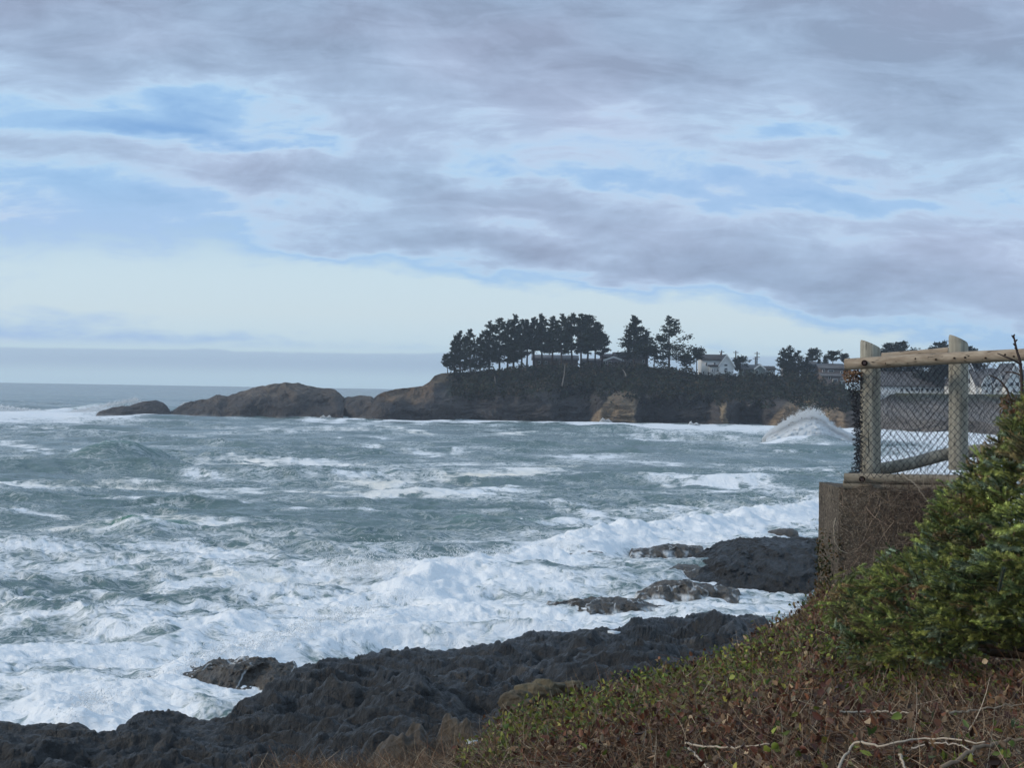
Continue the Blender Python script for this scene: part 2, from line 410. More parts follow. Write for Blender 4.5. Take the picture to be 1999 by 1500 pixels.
swell(1500, 1700, 868, 2.4, 8, 5, .15, .0, 9)
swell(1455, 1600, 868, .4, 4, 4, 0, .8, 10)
H += .16*zone*fbm(SX/1.4, SY/1.0, 4, 91, .55)*np.clip(dens, 0, 1)
dens = np.clip(dens, 0, 1.25)
SH_ = np.stack([SX+HX*gust, SY+HY*gust, H], -1)
crest = np.clip(H-.25, 0, 2)
sea_m = bpy.data.materials.new('sea_water'); sea_m.use_nodes = True; t = NT(sea_m.node_tree)
b = sea_m.node_tree.nodes['Principled BSDF']
at = lambda n: (lambda q: (setattr(q, 'attribute_name', n), q.outputs['Fac'])[1])(t.node('ShaderNodeAttribute'))
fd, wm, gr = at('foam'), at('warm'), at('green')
pos = t.node('ShaderNodeNewGeometry').outputs['Position']
po = t.vmath('MULTIPLY', pos, (1, 1.0, .6))
wpd = t.vmath('ADD', po, t.vmath('MULTIPLY', t.vmath('SUBTRACT', t.noise(po, .35, 3, .5, 0, True), (.5, .5, .5)), (3.0, 3.0, 0)))
f1 = t.noise(t.vmath('MULTIPLY', wpd, (.8, 1.15, 1)), .75, 9, .64, .3)
f2 = t.noise(t.vmath('MULTIPLY', wpd, (1, 1.3, 1)), 2.4, 6, .62, .4)
lace = t.math('SUBTRACT', 1.0, t.math('MULTIPLY', t.math('ABSOLUTE', t.math('SUBTRACT', f1, .5)), 6.5))
lace2 = t.math('SUBTRACT', 1.0, t.math('MULTIPLY', t.math('ABSOLUTE', t.math('SUBTRACT', f2, .5)), 5.5))
lc = t.math('ADD', t.math('MULTIPLY', lace, .42), t.math('MULTIPLY', lace2, .28))
lc = t.math('ADD', lc, t.math('MULTIPLY', f2, .34))
thr = t.math('SUBTRACT', 1.12, t.math('MULTIPLY', fd, 1.28))
foam = t.maprange(t.math('SUBTRACT', lc, thr), -.16, .40, 0, 1, True)
sn = t.noise(t.vmath('MULTIPLY', wpd, (.30, 1.0, .3)), 1.0, 7, .62, .5)      # wind streaks of thin foam
stk = t.maprange(t.math('ABSOLUTE', t.math('SUBTRACT', sn, .5)), .035, .0, 0, .62, True)
stk = t.math('MULTIPLY', stk, t.maprange(t.noise(po, .06, 4, .6), .40, .60, 0, 1, True))
foam = t.math('MAXIMUM', foam, t.math('MULTIPLY', stk, t.maprange(fd, .0, .3)))
thin = t.math('MULTIPLY', fd, .42)               # milky water under the foam
deepc = t.mix(gr, lin((86, 108, 106)), lin((72, 122, 98)))  # swell green: see-through glow of the crest, mixed into the water colour
wat = t.mix(t.math('MULTIPLY', thin, t.maprange(fd, .2, .75)), deepc, lin((165, 190, 190)))
fcol = t.mix(wm, (.84, .85, .85, 1), (.82, .77, .67, 1))
fshade = t.vmath('MULTIPLY', fcol, (1, 1, 1))
t.l.new(t.mix(foam, wat, fshade), b.inputs['Base Color'])
t.l.new(t.math('MULTIPLY_ADD', foam, .55, .20), b.inputs['Roughness'])
b.inputs['IOR'].default_value = 1.33
t.l.new(t.math('MULTIPLY_ADD', foam, -.4, .5), b.inputs['Specular IOR Level'])
bn = t.node('ShaderNodeBump'); bn.inputs['Strength'].default_value = .45; bn.inputs['Distance'].default_value = .35
rip = t.noise(t.vmath('MULTIPLY', pos, (1, 1.5, 1)), 1.1, 7, .62, .3)
t.l.new(t.math('ADD', rip, t.math('MULTIPLY', t.math('MULTIPLY', lc, foam), .8)), bn.inputs['Height'])
t.l.new(bn.outputs[0], b.inputs['Normal'])
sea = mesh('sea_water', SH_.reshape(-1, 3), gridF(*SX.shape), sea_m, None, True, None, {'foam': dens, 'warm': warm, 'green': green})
tag(sea, kind='structure')

# ------------------------------------------------------------------ rock
def rockmat(name, c1, c2, c3, sc=1.0, rough=.8, bump=.8, col_attr=False, wet=0.0):
    m = bpy.data.materials.new(name); m.use_nodes = True; t = NT(m.node_tree); b = m.node_tree.nodes['Principled BSDF']
    pos = t.node('ShaderNodeNewGeometry').outputs['Position']
    a = t.noise(pos, .35*sc, 6, .6, .3); d_ = t.noise(pos, 3.0*sc, 8, .65, .2)
    c = t.mix(t.maprange(a, .38, .62, 0, 1, True), c1, c2)
    c = t.mix(t.maprange(d_, .48, .72, 0, .8, True), c, c3)
    if col_attr:
        an = t.node('ShaderNodeAttribute'); an.attribute_name = 'Col'
        av = t.node('ShaderNodeAttribute'); av.attribute_name = 'cover'
        k = t.maprange(d_, .3, .7, .6, 1.4); kv = t.node('ShaderNodeCombineXYZ')
        for i in range(3): t.l.new(k, kv.inputs[i])
        c = t.mix(av.outputs['Fac'], c, t.vmath('MULTIPLY', an.outputs['Color'], kv.outputs[0]))
    t.l.new(c, b.inputs['Base Color'])
    t.l.new(t.maprange(a, .35, .65, rough-.15-wet, rough), b.inputs['Roughness'])
    b.inputs['Specular IOR Level'].default_value = .45
    vo = t.node('ShaderNodeTexVoronoi', feature='DISTANCE_TO_EDGE'); t.l.new(pos, vo.inputs['Vector']); vo.inputs['Scale'].default_value = 1.1*sc
    hgt = t.math('ADD', d_, t.math('MULTIPLY', t.math('MINIMUM', vo.outputs['Distance'], .12), 1.4))
    bn = t.node('ShaderNodeBump'); bn.inputs['Strength'].default_value = bump; bn.inputs['Distance'].default_value = .35/sc
    t.l.new(hgt, bn.inputs['Height']); t.l.new(bn.outputs[0], b.inputs['Normal'])
    return m
basalt = rockmat('black_basalt', (.007, .0075, .008), (.013, .013, .013), (.027, .026, .024), 1.0, .62, 1.0, True, .1)
brown_rock = rockmat('brown_wet_rock', (.050, .043, .036), (.085, .072, .058), (.13, .12, .10), 1.0, .6, .8, True)
far_rock = rockmat('headland_rock', (.036, .032, .031), (.066, .057, .052), (.10, .087, .076), .16, .9, .9, True)

# the shore platform below the camera: one craggy sheet
SIL = [(-700,1440),(-200,1425),(0,1408),(60,1412),(110,1406),(165,1408),(200,1420),(235,1412),(262,1392),(300,1378),(350,1378),(368,1396),(420,1398),(452,1392),(490,1352),
       (520,1335),(560,1308),(600,1290),(640,1272),(700,1268),(740,1254),(820,1241),(850,1254),(950,1246),(985,1240),(1100,1222),(1200,1212),(1300,1198),(1400,1186),(1500,1192),
       (1512,1208),(1530,1215),(1560,1200),(1600,1190),(1750,1180),(2300,1180)]
pc = np.linspace(-420, 1900, 1250); uc = (pc-999.5)/F
ysil = interp(pc, SIL)
zs = 2.0+.25*pn(pc/160, 0*pc, 3)   # crest height of the platform
Ds = G(pc, ysil, 0)[:, 1]*(CAMZ-zs)/CAMZ
NR1, NR2 = 620, 110
Dn = 15.0
q = np.linspace(0, 1, NR1)
Drow = 1/(1/Dn+(1/Ds[None, :]-1/Dn)*q[:, None])             # near -> silhouette
Drow2 = Ds[None, :]+np.linspace(0, 1, NR2+1)[1:, None]**1.5*16
RD = np.vstack([Drow, Drow2]); RX = RD*uc[None, :]; RPX = np.repeat(pc[None, :], len(RD), 0)
back = np.clip(RD-Ds[None, :], 0, None); front = np.clip(Ds[None, :]-RD, 0, None)
Z = zs[None, :]+.085*front-back*.55-.05*back**1.4
big = billow(RX/5.5+.4*pn(RX/3, RD/3, 7), RD/4.2, 4, 101, .55)
rid = ridge(RX/2.6, RD/2.2, 5, 107, .5)
led = fbm(RX/7+5, RD/2.6+RX/9, 4, 113, .5)
k = ss(-1, 6, front)*.75+.25
Z += k*(1.25*(big-.62)+.40*led)+.52*(rid-.35)*(.3+.7*k)-.12
Z += .055*(1-2*np.abs(fbm(RX/.7, RD/.7, 4, 119, .55)))+.16*(ridge(RX/.95+.3*pn(RX, RD, 3), RD/.8, 3, 121)-.3)
bx, by = P(905, 1420, 25)[:2]
brn = np.exp(-(((RX-bx)/2.2)**2+((RD-25)/2.6)**2)); Z += .75*brn+.7*brn*fbm(RX/1.2, RD/1.2, 4, 129)
bx2 = P(640, 1460, 25)[0]; brn2 = np.exp(-(((RX-bx2)/1.8)**2+((RD-24)/2.0)**2)); Z += .5*brn2
ledz = np.round(Z*2.2)/2.2; Z = Z*.92+ledz*.08
cv = np.clip(1.3*brn+.9*brn2+.5*fbm(RX/2, RD/2, 4, 127)*(brn+brn2 > .15)+ss(21, 17, RD)*.8, 0, 1)
n_ = fbm(RX/1.3, RD/1.3, 4, 131)
colr = np.stack([.075+.03*n_, .055+.022*n_, .036+.012*n_], -1)
# pale lichen/guano flecks and puddle foam on the platform
fleck = ss(.62, .8, fbm(RX/1.7, RD/.9, 4, 137)+.25*fbm(RX/.3, RD/.3, 2, 139))*ss(30, 36, RD)*.35
colr = colr*(1-fleck[..., None])+np.array([.30, .29, .27])*fleck[..., None]; cv = np.maximum(cv, fleck)
shore = mesh('rocky_shore', np.stack([RX, RD, Z], -1).reshape(-1, 3), gridF(*RX.shape), basalt, None, True, colr.reshape(-1, 3), {'cover': cv})
tag(shore, kind='structure')

def outcrop(name, sil, base, depth, m, label, z0=None, amp=.25, nfreq=1.0, nc=260, nr=120, seed=1, colf=None, cat='rock', flat=2.6, kind=None, group=None):
    """a rock standing in the water. sil: top outline (photo bearings), base: its waterline, depth in metres.
    nearest foot D is where its base meets the sea."""
    x0, x1 = sil[0][0], sil[-1][0]
    pc = np.linspace(x0, x1, nc); yt = interp(pc, sil); ybs = interp(pc, base) if isinstance(base, list) else np.full(nc, float(base))
    D0 = G(pc, ybs)[:, 1]; u = (pc-999.5)/F
    Dp = D0+depth*.55
    d = ray(pc, yt); zt = CAMZ+d[:, 2]/d[:, 1]*Dp
    e = ss(0, .06, (pc-x0)/(x1-x0))*ss(1, .94, (pc-x0)/(x1-x0))
    v = np.linspace(-1.0, 1, nr)[:, None]
    Dr = Dp[None]+v*depth*.58
    X = Dr*u[None]; prof = np.clip(1-np.abs(v)**flat, 0, 1)**.6
    zb = -1.2-.0*zt
    Zz = zb+(np.maximum(zt[None], .02)-zb)*prof
    nz = ridge(X/(2.2*nfreq), Dr/(1.9*nfreq), 6, seed, .56)
    Zz = Zz+amp*nz*(prof+.1)*(.35+.65*np.abs(v)**.5)
    Yy = Dr+amp*.8*fbm(X/(1.7*nfreq), Zz/(1.2*nfreq), 4, seed+5)
    Zz = Zz-(1-e[None])*0.6
    cols, cvv = (colf(X, Dr, Zz, pc) if colf else (np.zeros(X.shape+(3,)), np.zeros(X.shape)))
    o = mesh(name, np.stack([X, Yy, Zz], -1).reshape(-1, 3), gridF(nr, nc), m, None, True, cols.reshape(-1, 3), {'cover': cvv})
    c0 = Vector((float(X.mean()), float(Dr.mean()), 0)); o.data.transform(Matrix.Translation(-c0)); o.location = c0
    return tag(o, label, cat, group, kind)

def trickle(thr, seed):                          # white water running off a wet rock
    def f(X, Y, Zz, pc):
        n = 1-np.abs(fbm(X/1.3+seed, Y/2.2, 4, seed))*3.2
        a = ss(thr, 1.05, n)*ss(.02, .1, Zz)*.75*ss(-.35, .35, fbm(X/1.1+3, Y/1.1, 3, seed+4))
        a = np.maximum(a, ss(.22, .02, Zz)*.8*ss(-.2, .5, fbm(X/.8, Y/.8, 3, seed+9)))
        return np.zeros(X.shape+(3,))+np.array([.72, .75, .76]), a
    return f
outcrop('sea_rock', [(282,1362),(292,1347),(330,1335),(380,1320),(420,1306),(470,1298),(520,1299),(560,1305),(600,1312)], [(282,1366),(360,1374),(420,1378),(600,1392)], 4.2, brown_rock,
        'brown wet rock at the foot of the near shore with white water running off it', amp=.5, seed=201, colf=trickle(.60, 3), nfreq=.6, nr=200, nc=400)
outcrop('sea_rock', [(1062,1192),(1075,1184),(1110,1178),(1160,1174),(1210,1173),(1260,1178),(1325,1196)], [(1062,1194),(1160,1197),(1325,1200)], 3.6, brown_rock,
        'low brown rock awash, nearest of those in the white surf before the black shelf', amp=.4, seed=207, colf=trickle(.66, 5), nfreq=.7)
outcrop('sea_rock', [(1238,1168),(1270,1152),(1300,1142),(1350,1140),(1400,1150),(1435,1154),(1460,1168)], [(1238,1170),(1330,1171),(1460,1172)], 4.0, brown_rock,
        'dark wet rock with foam trickling over it just below the large dark shelf', amp=.45, seed=211, colf=trickle(.7, 7), nfreq=.7)
outcrop('sea_rock', [(1212,1128),(1250,1120),(1290,1113),(1330,1106),(1370,1108),(1400,1120)], [(1212,1130),(1300,1134),(1400,1137)], 4.5, brown_rock,
        'smooth brown wedge of rock running out from the left end of the large dark shelf', amp=.25, seed=213, colf=trickle(.8, 9), flat=3)
outcrop('sea_rock', [(1113,1088),(1130,1082),(1155,1078),(1180,1078),(1192,1084)], [(1113,1089),(1192,1089)], 2.6, brown_rock,
        'small thin reddish rock awash, leftmost in the surf behind the roller', amp=.15, seed=217, nfreq=.6, nc=90)
outcrop('sea_rock', [(1230,1079),(1275,1074),(1300,1066),(1325,1065),(1350,1068),(1385,1072)], [(1230,1081),(1385,1082)], 3.2, brown_rock,
        'small reddish brown rock awash beyond the large dark shelf', amp=.3, seed=219, colf=trickle(.8, 13), nfreq=.6, nc=120)
outcrop('sea_rock', [(1500,1040),(1525,1034),(1552,1033),(1566,1042)], [(1500,1044),(1566,1045)], 2.0, brown_rock,
        'small dark rock in the foam close to the left edge of the concrete wall', amp=.15, seed=221, nfreq=.6, nc=60)
outcrop('sea_rock', [(1310,1140),(1335,1120),(1360,1108),(1380,1094),(1410,1078),(1450,1070),(1500,1067),(1560,1069),(1620,1064),(1750,1062),(1900,1070)],
        [(1310,1150),(1400,1146),(1520,1155),(1900,1160)], 15, basalt,
        'large dark rock shelf in the surf running behind the concrete wall', amp=.75, seed=223, nfreq=1.1, nc=420, nr=260, flat=3)
# far rocks off the headland's tip
def farcol(X, Y, Zz, pc):
    n = fbm(X/9, Zz/3, 4, 303); a = ss(3.5, 9, Zz+2*n)*.8
    w_ = ss(.9, .1, Zz+.5*n)*.5
    c = np.array([.115, .092, .072])*(1+.4*n[..., None]); c = c*(1-w_[..., None])+np.array([.5, .52, .53])*w_[..., None]
    return c, np.maximum(a, w_)
outcrop('sea_rock', [(182,811),(200,805),(235,797),(265,792),(290,786),(305,786),(318,790),(333,803)], [(182,812),(333,812)], 22, far_rock,
        'small brown rock, farthest left of the low rocks off the headland', amp=2.0, nfreq=5, seed=301, colf=farcol, nc=140, flat=2)
outcrop('sea_rock', [(333,806),(365,792),(400,784),(425,776),(445,780),(455,775),(490,763),(515,758),(540,751),(560,749),(580,751),(610,758),(640,763),(655,764),(672,775)],
        [(333,813),(672,818)], 34, far_rock, 'large humped brown rock off the tip of the headland', amp=2.6, nfreq=6, seed=305, colf=farcol, nc=320, nr=150, flat=2)
outcrop('sea_rock', [(655,800),(665,784),(680,776),(705,774),(725,777),(740,790),(750,812)], [(655,817),(750,820)], 24, far_rock,
        'squat dark rock wedged between the humped rock and the headland', amp=2.0, nfreq=5, seed=309, colf=farcol, nc=130, flat=2)

# ------------------------------------------------------------------ headland
TOP = [(700,806),(722,790),(735,775),(748,766),(765,762),(800,757),(825,754),(838,746),(848,734),(862,729),(900,727),(960,725),(1040,720),(1150,717),(1250,716),(1320,722),(1360,732),(1430,735),(1500,734),
       (1570,736),(1610,752),(1660,762),(1760,768),(1900,770),(2500,772)]
WAT = [(700,818),(735,820),(900,821),(1100,824),(1250,827),(1400,830),(1600,834),(1760,843),(1900,850),(2500,880)]
hp = np.linspace(700, 2500, 1500); hu = (hp-999.5)/F
top = interp(hp, TOP); wt = interp(hp, WAT)
D0 = G(hp, wt)[:, 1]; D0 = np.convolve(np.pad(D0, 20, 'edge'), np.ones(41)/41, 'valid')
setb = interp(hp, [(700,8),(850,16),(1000,26),(1500,30),(1650,24),(2500,30)])
Dt = D0+setb; d = ray(hp, top); Zt = CAMZ+d[:, 2]/d[:, 1]*Dt
nv1, nv2 = 150, 24
v = np.linspace(0, 1, nv1)[:, None]
rec = .06+.94*v                                    # steep foot, sloping upper bank
zz = -2+(Zt[None]+2)*v
Dd = D0[None]+setb[None]*(.10*np.sqrt(v)+.9*ss(.38, 1.02, v)**1.1)
HXp = Dd*hu[None]
pxv = np.repeat(hp[None], nv1, 0)
cavem = lambda a, b_, soft=10: ss(a-soft, a+soft, pxv+4*pn(zz/3, pxv/30, 2))*ss(b_+soft, b_-soft, pxv+4*pn(zz/3, pxv/30, 3))
Zw = np.clip(zz, -2, 40)
low = lambda h: ss(h+1.2, h-1.2, Zw+1.2*pn(pxv/14, zz/4, 4))
cave = cavem(1085, 1158)*low(10.0)*9+cavem(1250, 1395, 14)*low(7.5)*8+cavem(1440, 1490, 8)*low(6)*5+cavem(900, 1060, 30)*low(7)*3
bluff = cavem(1170, 1246, 6)*low(9.5)*2.5+cavem(1520, 1640, 18)*low(8)*3+cavem(1409, 1421, 4)*low(7)*2
Dd = Dd+cave-bluff
nn = ridge(HXp/13, zz/8, 6, 401, .58); n2_ = fbm(HXp/26, zz/16, 4, 403)
Dd = Dd-3.2*nn-3.0*n2_+.9*np.round(2*fbm(HXp/30, zz/2.2, 3, 405))*ss(.5, .2, v)
zz2 = zz+.8*fbm(HXp/7, zz/7, 4, 407)*ss(0, .1, v)*ss(1, .95, v)
# top sheet running back
vb = np.linspace(0, 1, nv2+1)[1:, None]
Db = Dd[-1][None]+vb*160; Zb = zz2[-1][None]-vb*1.5+.5*fbm(Db/9, Db*hu[None]/9, 3, 409)*ss(0, .3, vb)
AD = np.vstack([Dd, Db]); AZ = np.vstack([zz2, Zb]); AX = AD*hu[None]; AP = np.repeat(hp[None], len(AD), 0)
AV = np.vstack([np.repeat(v, len(hp), 1), np.ones_like(Db)])
n3 = fbm(AX/6, AZ/3.5, 5, 411, .6)
cover = np.zeros(AX.shape); colh = np.zeros(AX.shape+(3,))
def paint(mask, c, var=.35):
    global colh, cover
    mask = np.clip(mask, 0, 1); m3 = mask[..., None]
    cc = np.array(c)*(1+var*n3[..., None]); colh = colh*(1-m3)+cc*m3; cover = np.maximum(cover*(1-mask), mask)
paint(ss(770+900*0, 850, AP)*0+ss(.50, .66, AV+.14*n3)*ss(850, 880, AP), (.030, .036, .022))         # scrub on the bank
paint(ss(.45, .8, AV+.1*n3)*ss(880, 840, AP)*ss(720, 760, AP), (.15, .10, .06))                 # bare earth slope at the tip
paint(ss(.78, .9, AV+.1*n3)*ss(830, 850, AP)*ss(905, 880, AP), (.16, .11, .065))
wm2 = lambda a, b_, s1: ss(a-s1, a+s1, AP+8*n3)*ss(b_+s1, b_-s1, AP+8*n3)
paint(wm2(1150, 1247, 5)*ss(10.2, 8.8, AZ+1.0*n3+np.clip((1196-AP)/5.0, 0, 9)), (.24, .175, .11), .4)
paint(wm2(1408, 1421, 2)*ss(7.6, 6.8, AZ+n3)*ss(-.5, 1, AZ), (.22, .165, .10), .3)
paint(wm2(1495, 1655, 10)*ss(10.5, 8.5, AZ+1.2*n3+np.clip((1552-AP)/6, 0, 9)+np.clip((AP-1610)/9, 0, 9)), (.25, .185, .12), .4)
paint(wm2(1540, 1640, 10)*ss(8.4, 7.8, AZ+.4*n3)*ss(6.8, 7.4, AZ+.4*n3), (.30, .20, .11), .25)
paint(wm2(1000, 1110, 15)*ss(9.5, 10.2, AZ+n3)*ss(12.2, 11.2, AZ+n3), (.13, .09, .06), .3)
paint(wm2(1690, 2600, 10)*ss(.9, .7, AV), (.16, .145, .13), .35)
paint(wm2(1380, 1620, 14)*ss(1.3, .9, AV)*0+ss(.93, .99, AV)*ss(1350, 1420, AP), (.085, .095, .045), .3)   # grass at the top edge
head = mesh('headland', np.stack([AX, AD, AZ], -1).reshape(-1, 3), gridF(*AX.shape), far_rock, None, True, colh.reshape(-1, 3), {'cover': cover})
tag(head, kind='structure')
# a level sea bed / land under everything
def headz(px, depth_back=10.0):
    """height and depth of the headland top at a bearing"""
    i = int(np.clip(np.searchsorted(hp, px), 0, len(hp)-1)); return float(zz2[-1, i]), float(Dd[-1, i])

# ------------------------------------------------------------------ the bluff we stand on
BS = [(-400,3.2,7.5),(300,2.95,8.8),(560,2.80,9.8),(700,2.76,9.9),(850,2.74,10.2),(940,2.72,10.4),(1000,2.66,11.0),(1110,2.58,11.2),(1300,2.46,11.7),(1450,2.34,12.2),(1560,2.20,13.2),(1600,2.10,14.2),(1900,2.0,15.2),(2800,2.0,15.2)]
NB = [(-400,2.1),(600,1.9),(1000,1.72),(1300,1.58),(1590,1.47),(2000,1.40),(2800,1.3)]
def ground_b(px, Dv):
    """metres below the lens at bearing px and depth Dv"""
    bs = np.interp(px, [a[0] for a in BS], [a[1] for a in BS]); dsl = np.interp(px, [a[0] for a in BS], [a[2] for a in BS])
    bn_ = interp(px, NB); t_ = (Dv-5)/(dsl-5)
    b_ = bn_+(bs-bn_)*np.clip(t_, -.6, 1)**1.0 if False else bn_+(bs-bn_)*np.clip(t_, -.8, 1)
    over = np.clip(Dv-dsl, 0, None)
    b_ = b_+.25*over+.28*over**1.6
    b_ = b_+.24*ss(1580, 1690, px)*ss(6.6, 8.0, Dv)*ss(12.5, 11, Dv)
    X = (px-999.5)/F*Dv
    b_ = b_-.10*fbm(X/1.1, Dv/1.1, 3, 501)-.03*fbm(X/.3, Dv/.3, 2, 503)
    return b_
gp = np.linspace(-800, 3600, 420); gd = np.concatenate([np.linspace(.6, 8, 120)[:-1], np.linspace(8, 15, 130)[:-1], np.linspace(15, 24, 40)])
GP, GD = np.meshgrid(gp, gd); GB = np.minimum(ground_b(GP, GD), 9.5)
soil = mat('dry_soil', (.060, .042, .028), .95, .1, (6, .45), .8, 18, coord='Object')
gm = mesh('bluff_ground', np.stack([(GP-999.5)/F*GD, GD, CAMZ-GB], -1).reshape(-1, 3), gridF(*GP.shape), soil, None, True)
tag(gm, kind='structure')

def leafm(name, rough=.5, trans=.25, spec=.3):
    m = bpy.data.materials.new(name); m.use_nodes = True; t = NT(m.node_tree); b = m.node_tree.nodes['Principled BSDF']
    an = t.node('ShaderNodeAttribute'); an.attribute_name = 'Col'
    t.l.new(an.outputs['Color'], b.inputs['Base Color']); b.inputs['Roughness'].default_value = rough; b.inputs['Specular IOR Level'].default_value = spec
    tr = t.node('ShaderNodeBsdfTranslucent'); t.l.new(an.outputs['Color'], tr.inputs['Color'])
    mx = t.node('ShaderNodeMixShader'); mx.inputs[0].default_value = trans
    t.l.new(b.outputs[0], mx.inputs[1]); t.l.new(tr.outputs[0], mx.inputs[2])
    t.l.new(mx.outputs[0], m.node_tree.nodes['Material Output'].inputs[0]); return m
leaf_m = leafm('salal_leaf'); stem_m = leafm('dry_stem', .9, .0, .1); needle_m = leafm('spruce_needle', .6, .12)

def unit(v): return v/(np.linalg.norm(v, axis=-1, keepdims=True)+1e-9)
def rnd_dirs(n, up=0.0, r=rng):
    v = r.normal(size=(n, 3)); v[:, 2] += up; return unit(v)
def leaves(p, d, nrm, L, W, col):
    """folded ovate leaves at p along d"""
    s_ = unit(np.cross(d, nrm)); n_ = unit(np.cross(s_, d)); L = L[:, None]; W = W[:, None]
    curl = rng.uniform(-.15, .35, (len(p), 1))
    base = p; tip = p+d*L-n_*L*curl
    r1 = p+d*L*.3+s_*W*.5+n_*W*.22; r2 = p+d*L*.68+s_*W*.42+n_*W*.18-n_*L*curl*.4
    l1 = p+d*L*.3-s_*W*.5+n_*W*.22; l2 = p+d*L*.68-s_*W*.42+n_*W*.18-n_*L*curl*.4
    Vv = np.stack([base, r1, r2, tip, l2, l1], 1).reshape(-1, 3); i = np.arange(len(p))[:, None]*6
    Fc = np.concatenate([i+np.array([0, 1, 2, 3]), i+np.array([0, 3, 4, 5])])
    return Vv, Fc, np.repeat(col, 6, 0)
def strips(p, d, L, w, droop, col, seg=4):
    """thin bent blades / stems, two-sided ribbons turned to random sides"""
    n = len(p); side = unit(np.cross(d, rng.normal(size=(n, 3)))); out = []; bend = unit(rng.normal(size=(n, 3)))*droop[:, None]
    for k in range(seg+1):
        t_ = k/seg; c_ = p+d*(L*t_)[:, None]+bend*(L*t_*t_)[:, None]; ww = (w*(1-.75*t_))[:, None]*.5
        out += [c_-side*ww, c_+side*ww]
    Vv = np.stack(out, 1).reshape(-1, 3); i = np.arange(n)[:, None]*(2*seg+2)
    Fc = np.concatenate([i+np.array([2*k, 2*k+1, 2*k+3, 2*k+2]) for k in range(seg)])
    return Vv, Fc, np.repeat(col, 2*seg+2, 0)
def palette(cs, n, var=.25, w=None):
    cs = np.array(cs); idx = rng.choice(len(cs), n, p=None if w is None else np.array(w)/sum(w))
    return cs[idx]*(1+rng.normal(0, var, (n, 1)).clip(-.6, .8))
def scatter_ground(n, px0, px1, d0, d1, keep):
    px = rng.uniform(px0, px1, n); Dv = np.sqrt(rng.uniform(d0*d0, d1*d1, n))
    m = keep(px, Dv); px, Dv = px[m], Dv[m]; b_ = ground_b(px, Dv)
    return np.stack([(px-999.5)/F*Dv, Dv, CAMZ-b_], -1), px, Dv
dsl_of = lambda px: np.interp(px, [a[0] for a in BS], [a[2] for a in BS])

# low leafy cover
green_zone = lambda p, px, Dv: np.clip(.55+.9*fbm(p[:, 0]/1.1+3, p[:, 1]/1.3, 3, 511)+.6*ss(7.5, 9.5, Dv)*ss(1700, 1300, px)-.6*ss(8.6, 6.5, Dv), 0, 1)
p, px, Dv = scatter_ground(125000, 480, 2500, 4.2, 14.6, lambda px, Dv: (Dv < dsl_of(px)+.35) & (px > 900+np.clip(60*(11-Dv), -40, 0)))
gz = green_zone(p, px, Dv); bare = ss(.15, .55, fbm(p[:, 0]/.8, p[:, 1]/.8, 3, 517)+.35*ss(9, 6.5, Dv)+.5*ss(1080, 960, px)*ss(10, 9, Dv))
m = rng.random(len(p)) > bare*.85; p, px, Dv, gz = p[m], px[m], Dv[m], gz[m]; n = len(p)
hgt = np.abs(rng.normal(.05, .07, n)); p = p+np.stack([0*hgt, 0*hgt, hgt], -1)
isg = rng.random(n) < gz*.7
colg = palette([(.14, .175, .03), (.21, .23, .04), (.085, .125, .03), (.30, .27, .05), (.16, .12, .04)], n, .3, [4, 3, 3, 1, 1.5])
colb = palette([(.09, .032, .020), (.15, .058, .028), (.055, .028, .018), (.24, .14, .07), (.38, .27, .16), (.13, .08, .045)], n, .3, [4, 2.5, 3, 1.6, .7, 3])
col = np.where(isg[:, None], colg, colb)
lv = leaves(p, rnd_dirs(n, .75), rnd_dirs(n, .3), rng.uniform(.024, .050, n), rng.uniform(.014, .030, n), col)
cov = mesh('ground_cover', lv[0], lv[1], leaf_m, None, False, lv[2]); tag(cov, kind='stuff')
# dry stems and grass tangle
p, px, Dv = scatter_ground(110000, 480, 2500, 4.2, 14.8, lambda px, Dv: (Dv < dsl_of(px)+.4))
n = len(p); dens_ = np.clip(.45+.6*ss(9.5, 6.5, Dv)+.8*ss(1060, 900, px)+.4*fbm(p[:, 0], p[:, 1], 2, 521), 0, 1); m = rng.random(n) < dens_; p, px, Dv = p[m], px[m], Dv[m]; n = len(p)
dd = unit(rng.normal(size=(n, 3))*np.array([1, 1, .45])+np.array([0, 0, .45]))
col = palette([(.19, .14, .095), (.13, .085, .055), (.32, .25, .17), (.09, .06, .045), (.42, .34, .25), (.20, .10, .055)], n, .25, [3, 3, 1.4, 3, .5, 1.5])
st = strips(p+np.array([0, 0, .02])+np.stack([0*Dv, 0*Dv, rng.uniform(0, .10, n)], -1), dd, rng.uniform(.06, .24, n), rng.uniform(.002, .0045, n), rng.uniform(.1, .6, n), col)
tag(mesh('dry_grass', st[0], st[1], stem_m, None, False, st[2]), kind='stuff')
# golden grass tuft at the foot of the wall
p, px, Dv = scatter_ground(8000, 1555, 1700, 11.5, 14.6, lambda px, Dv: Dv > 0)
n = len(p); dd = unit(rng.normal(size=(n, 3))*np.array([.5, .5, .2])+np.array([-.1, 0, 1]))
st = strips(p, dd, rng.uniform(.06, .16, n), rng.uniform(.003, .006, n), rng.uniform(.1, .5, n), palette([(.20, .13, .045), (.13, .10, .03), (.26, .19, .09), (.10, .07, .03)], n))
tag(mesh('golden_grass', st[0], st[1], stem_m, None, False, st[2]), kind='stuff')

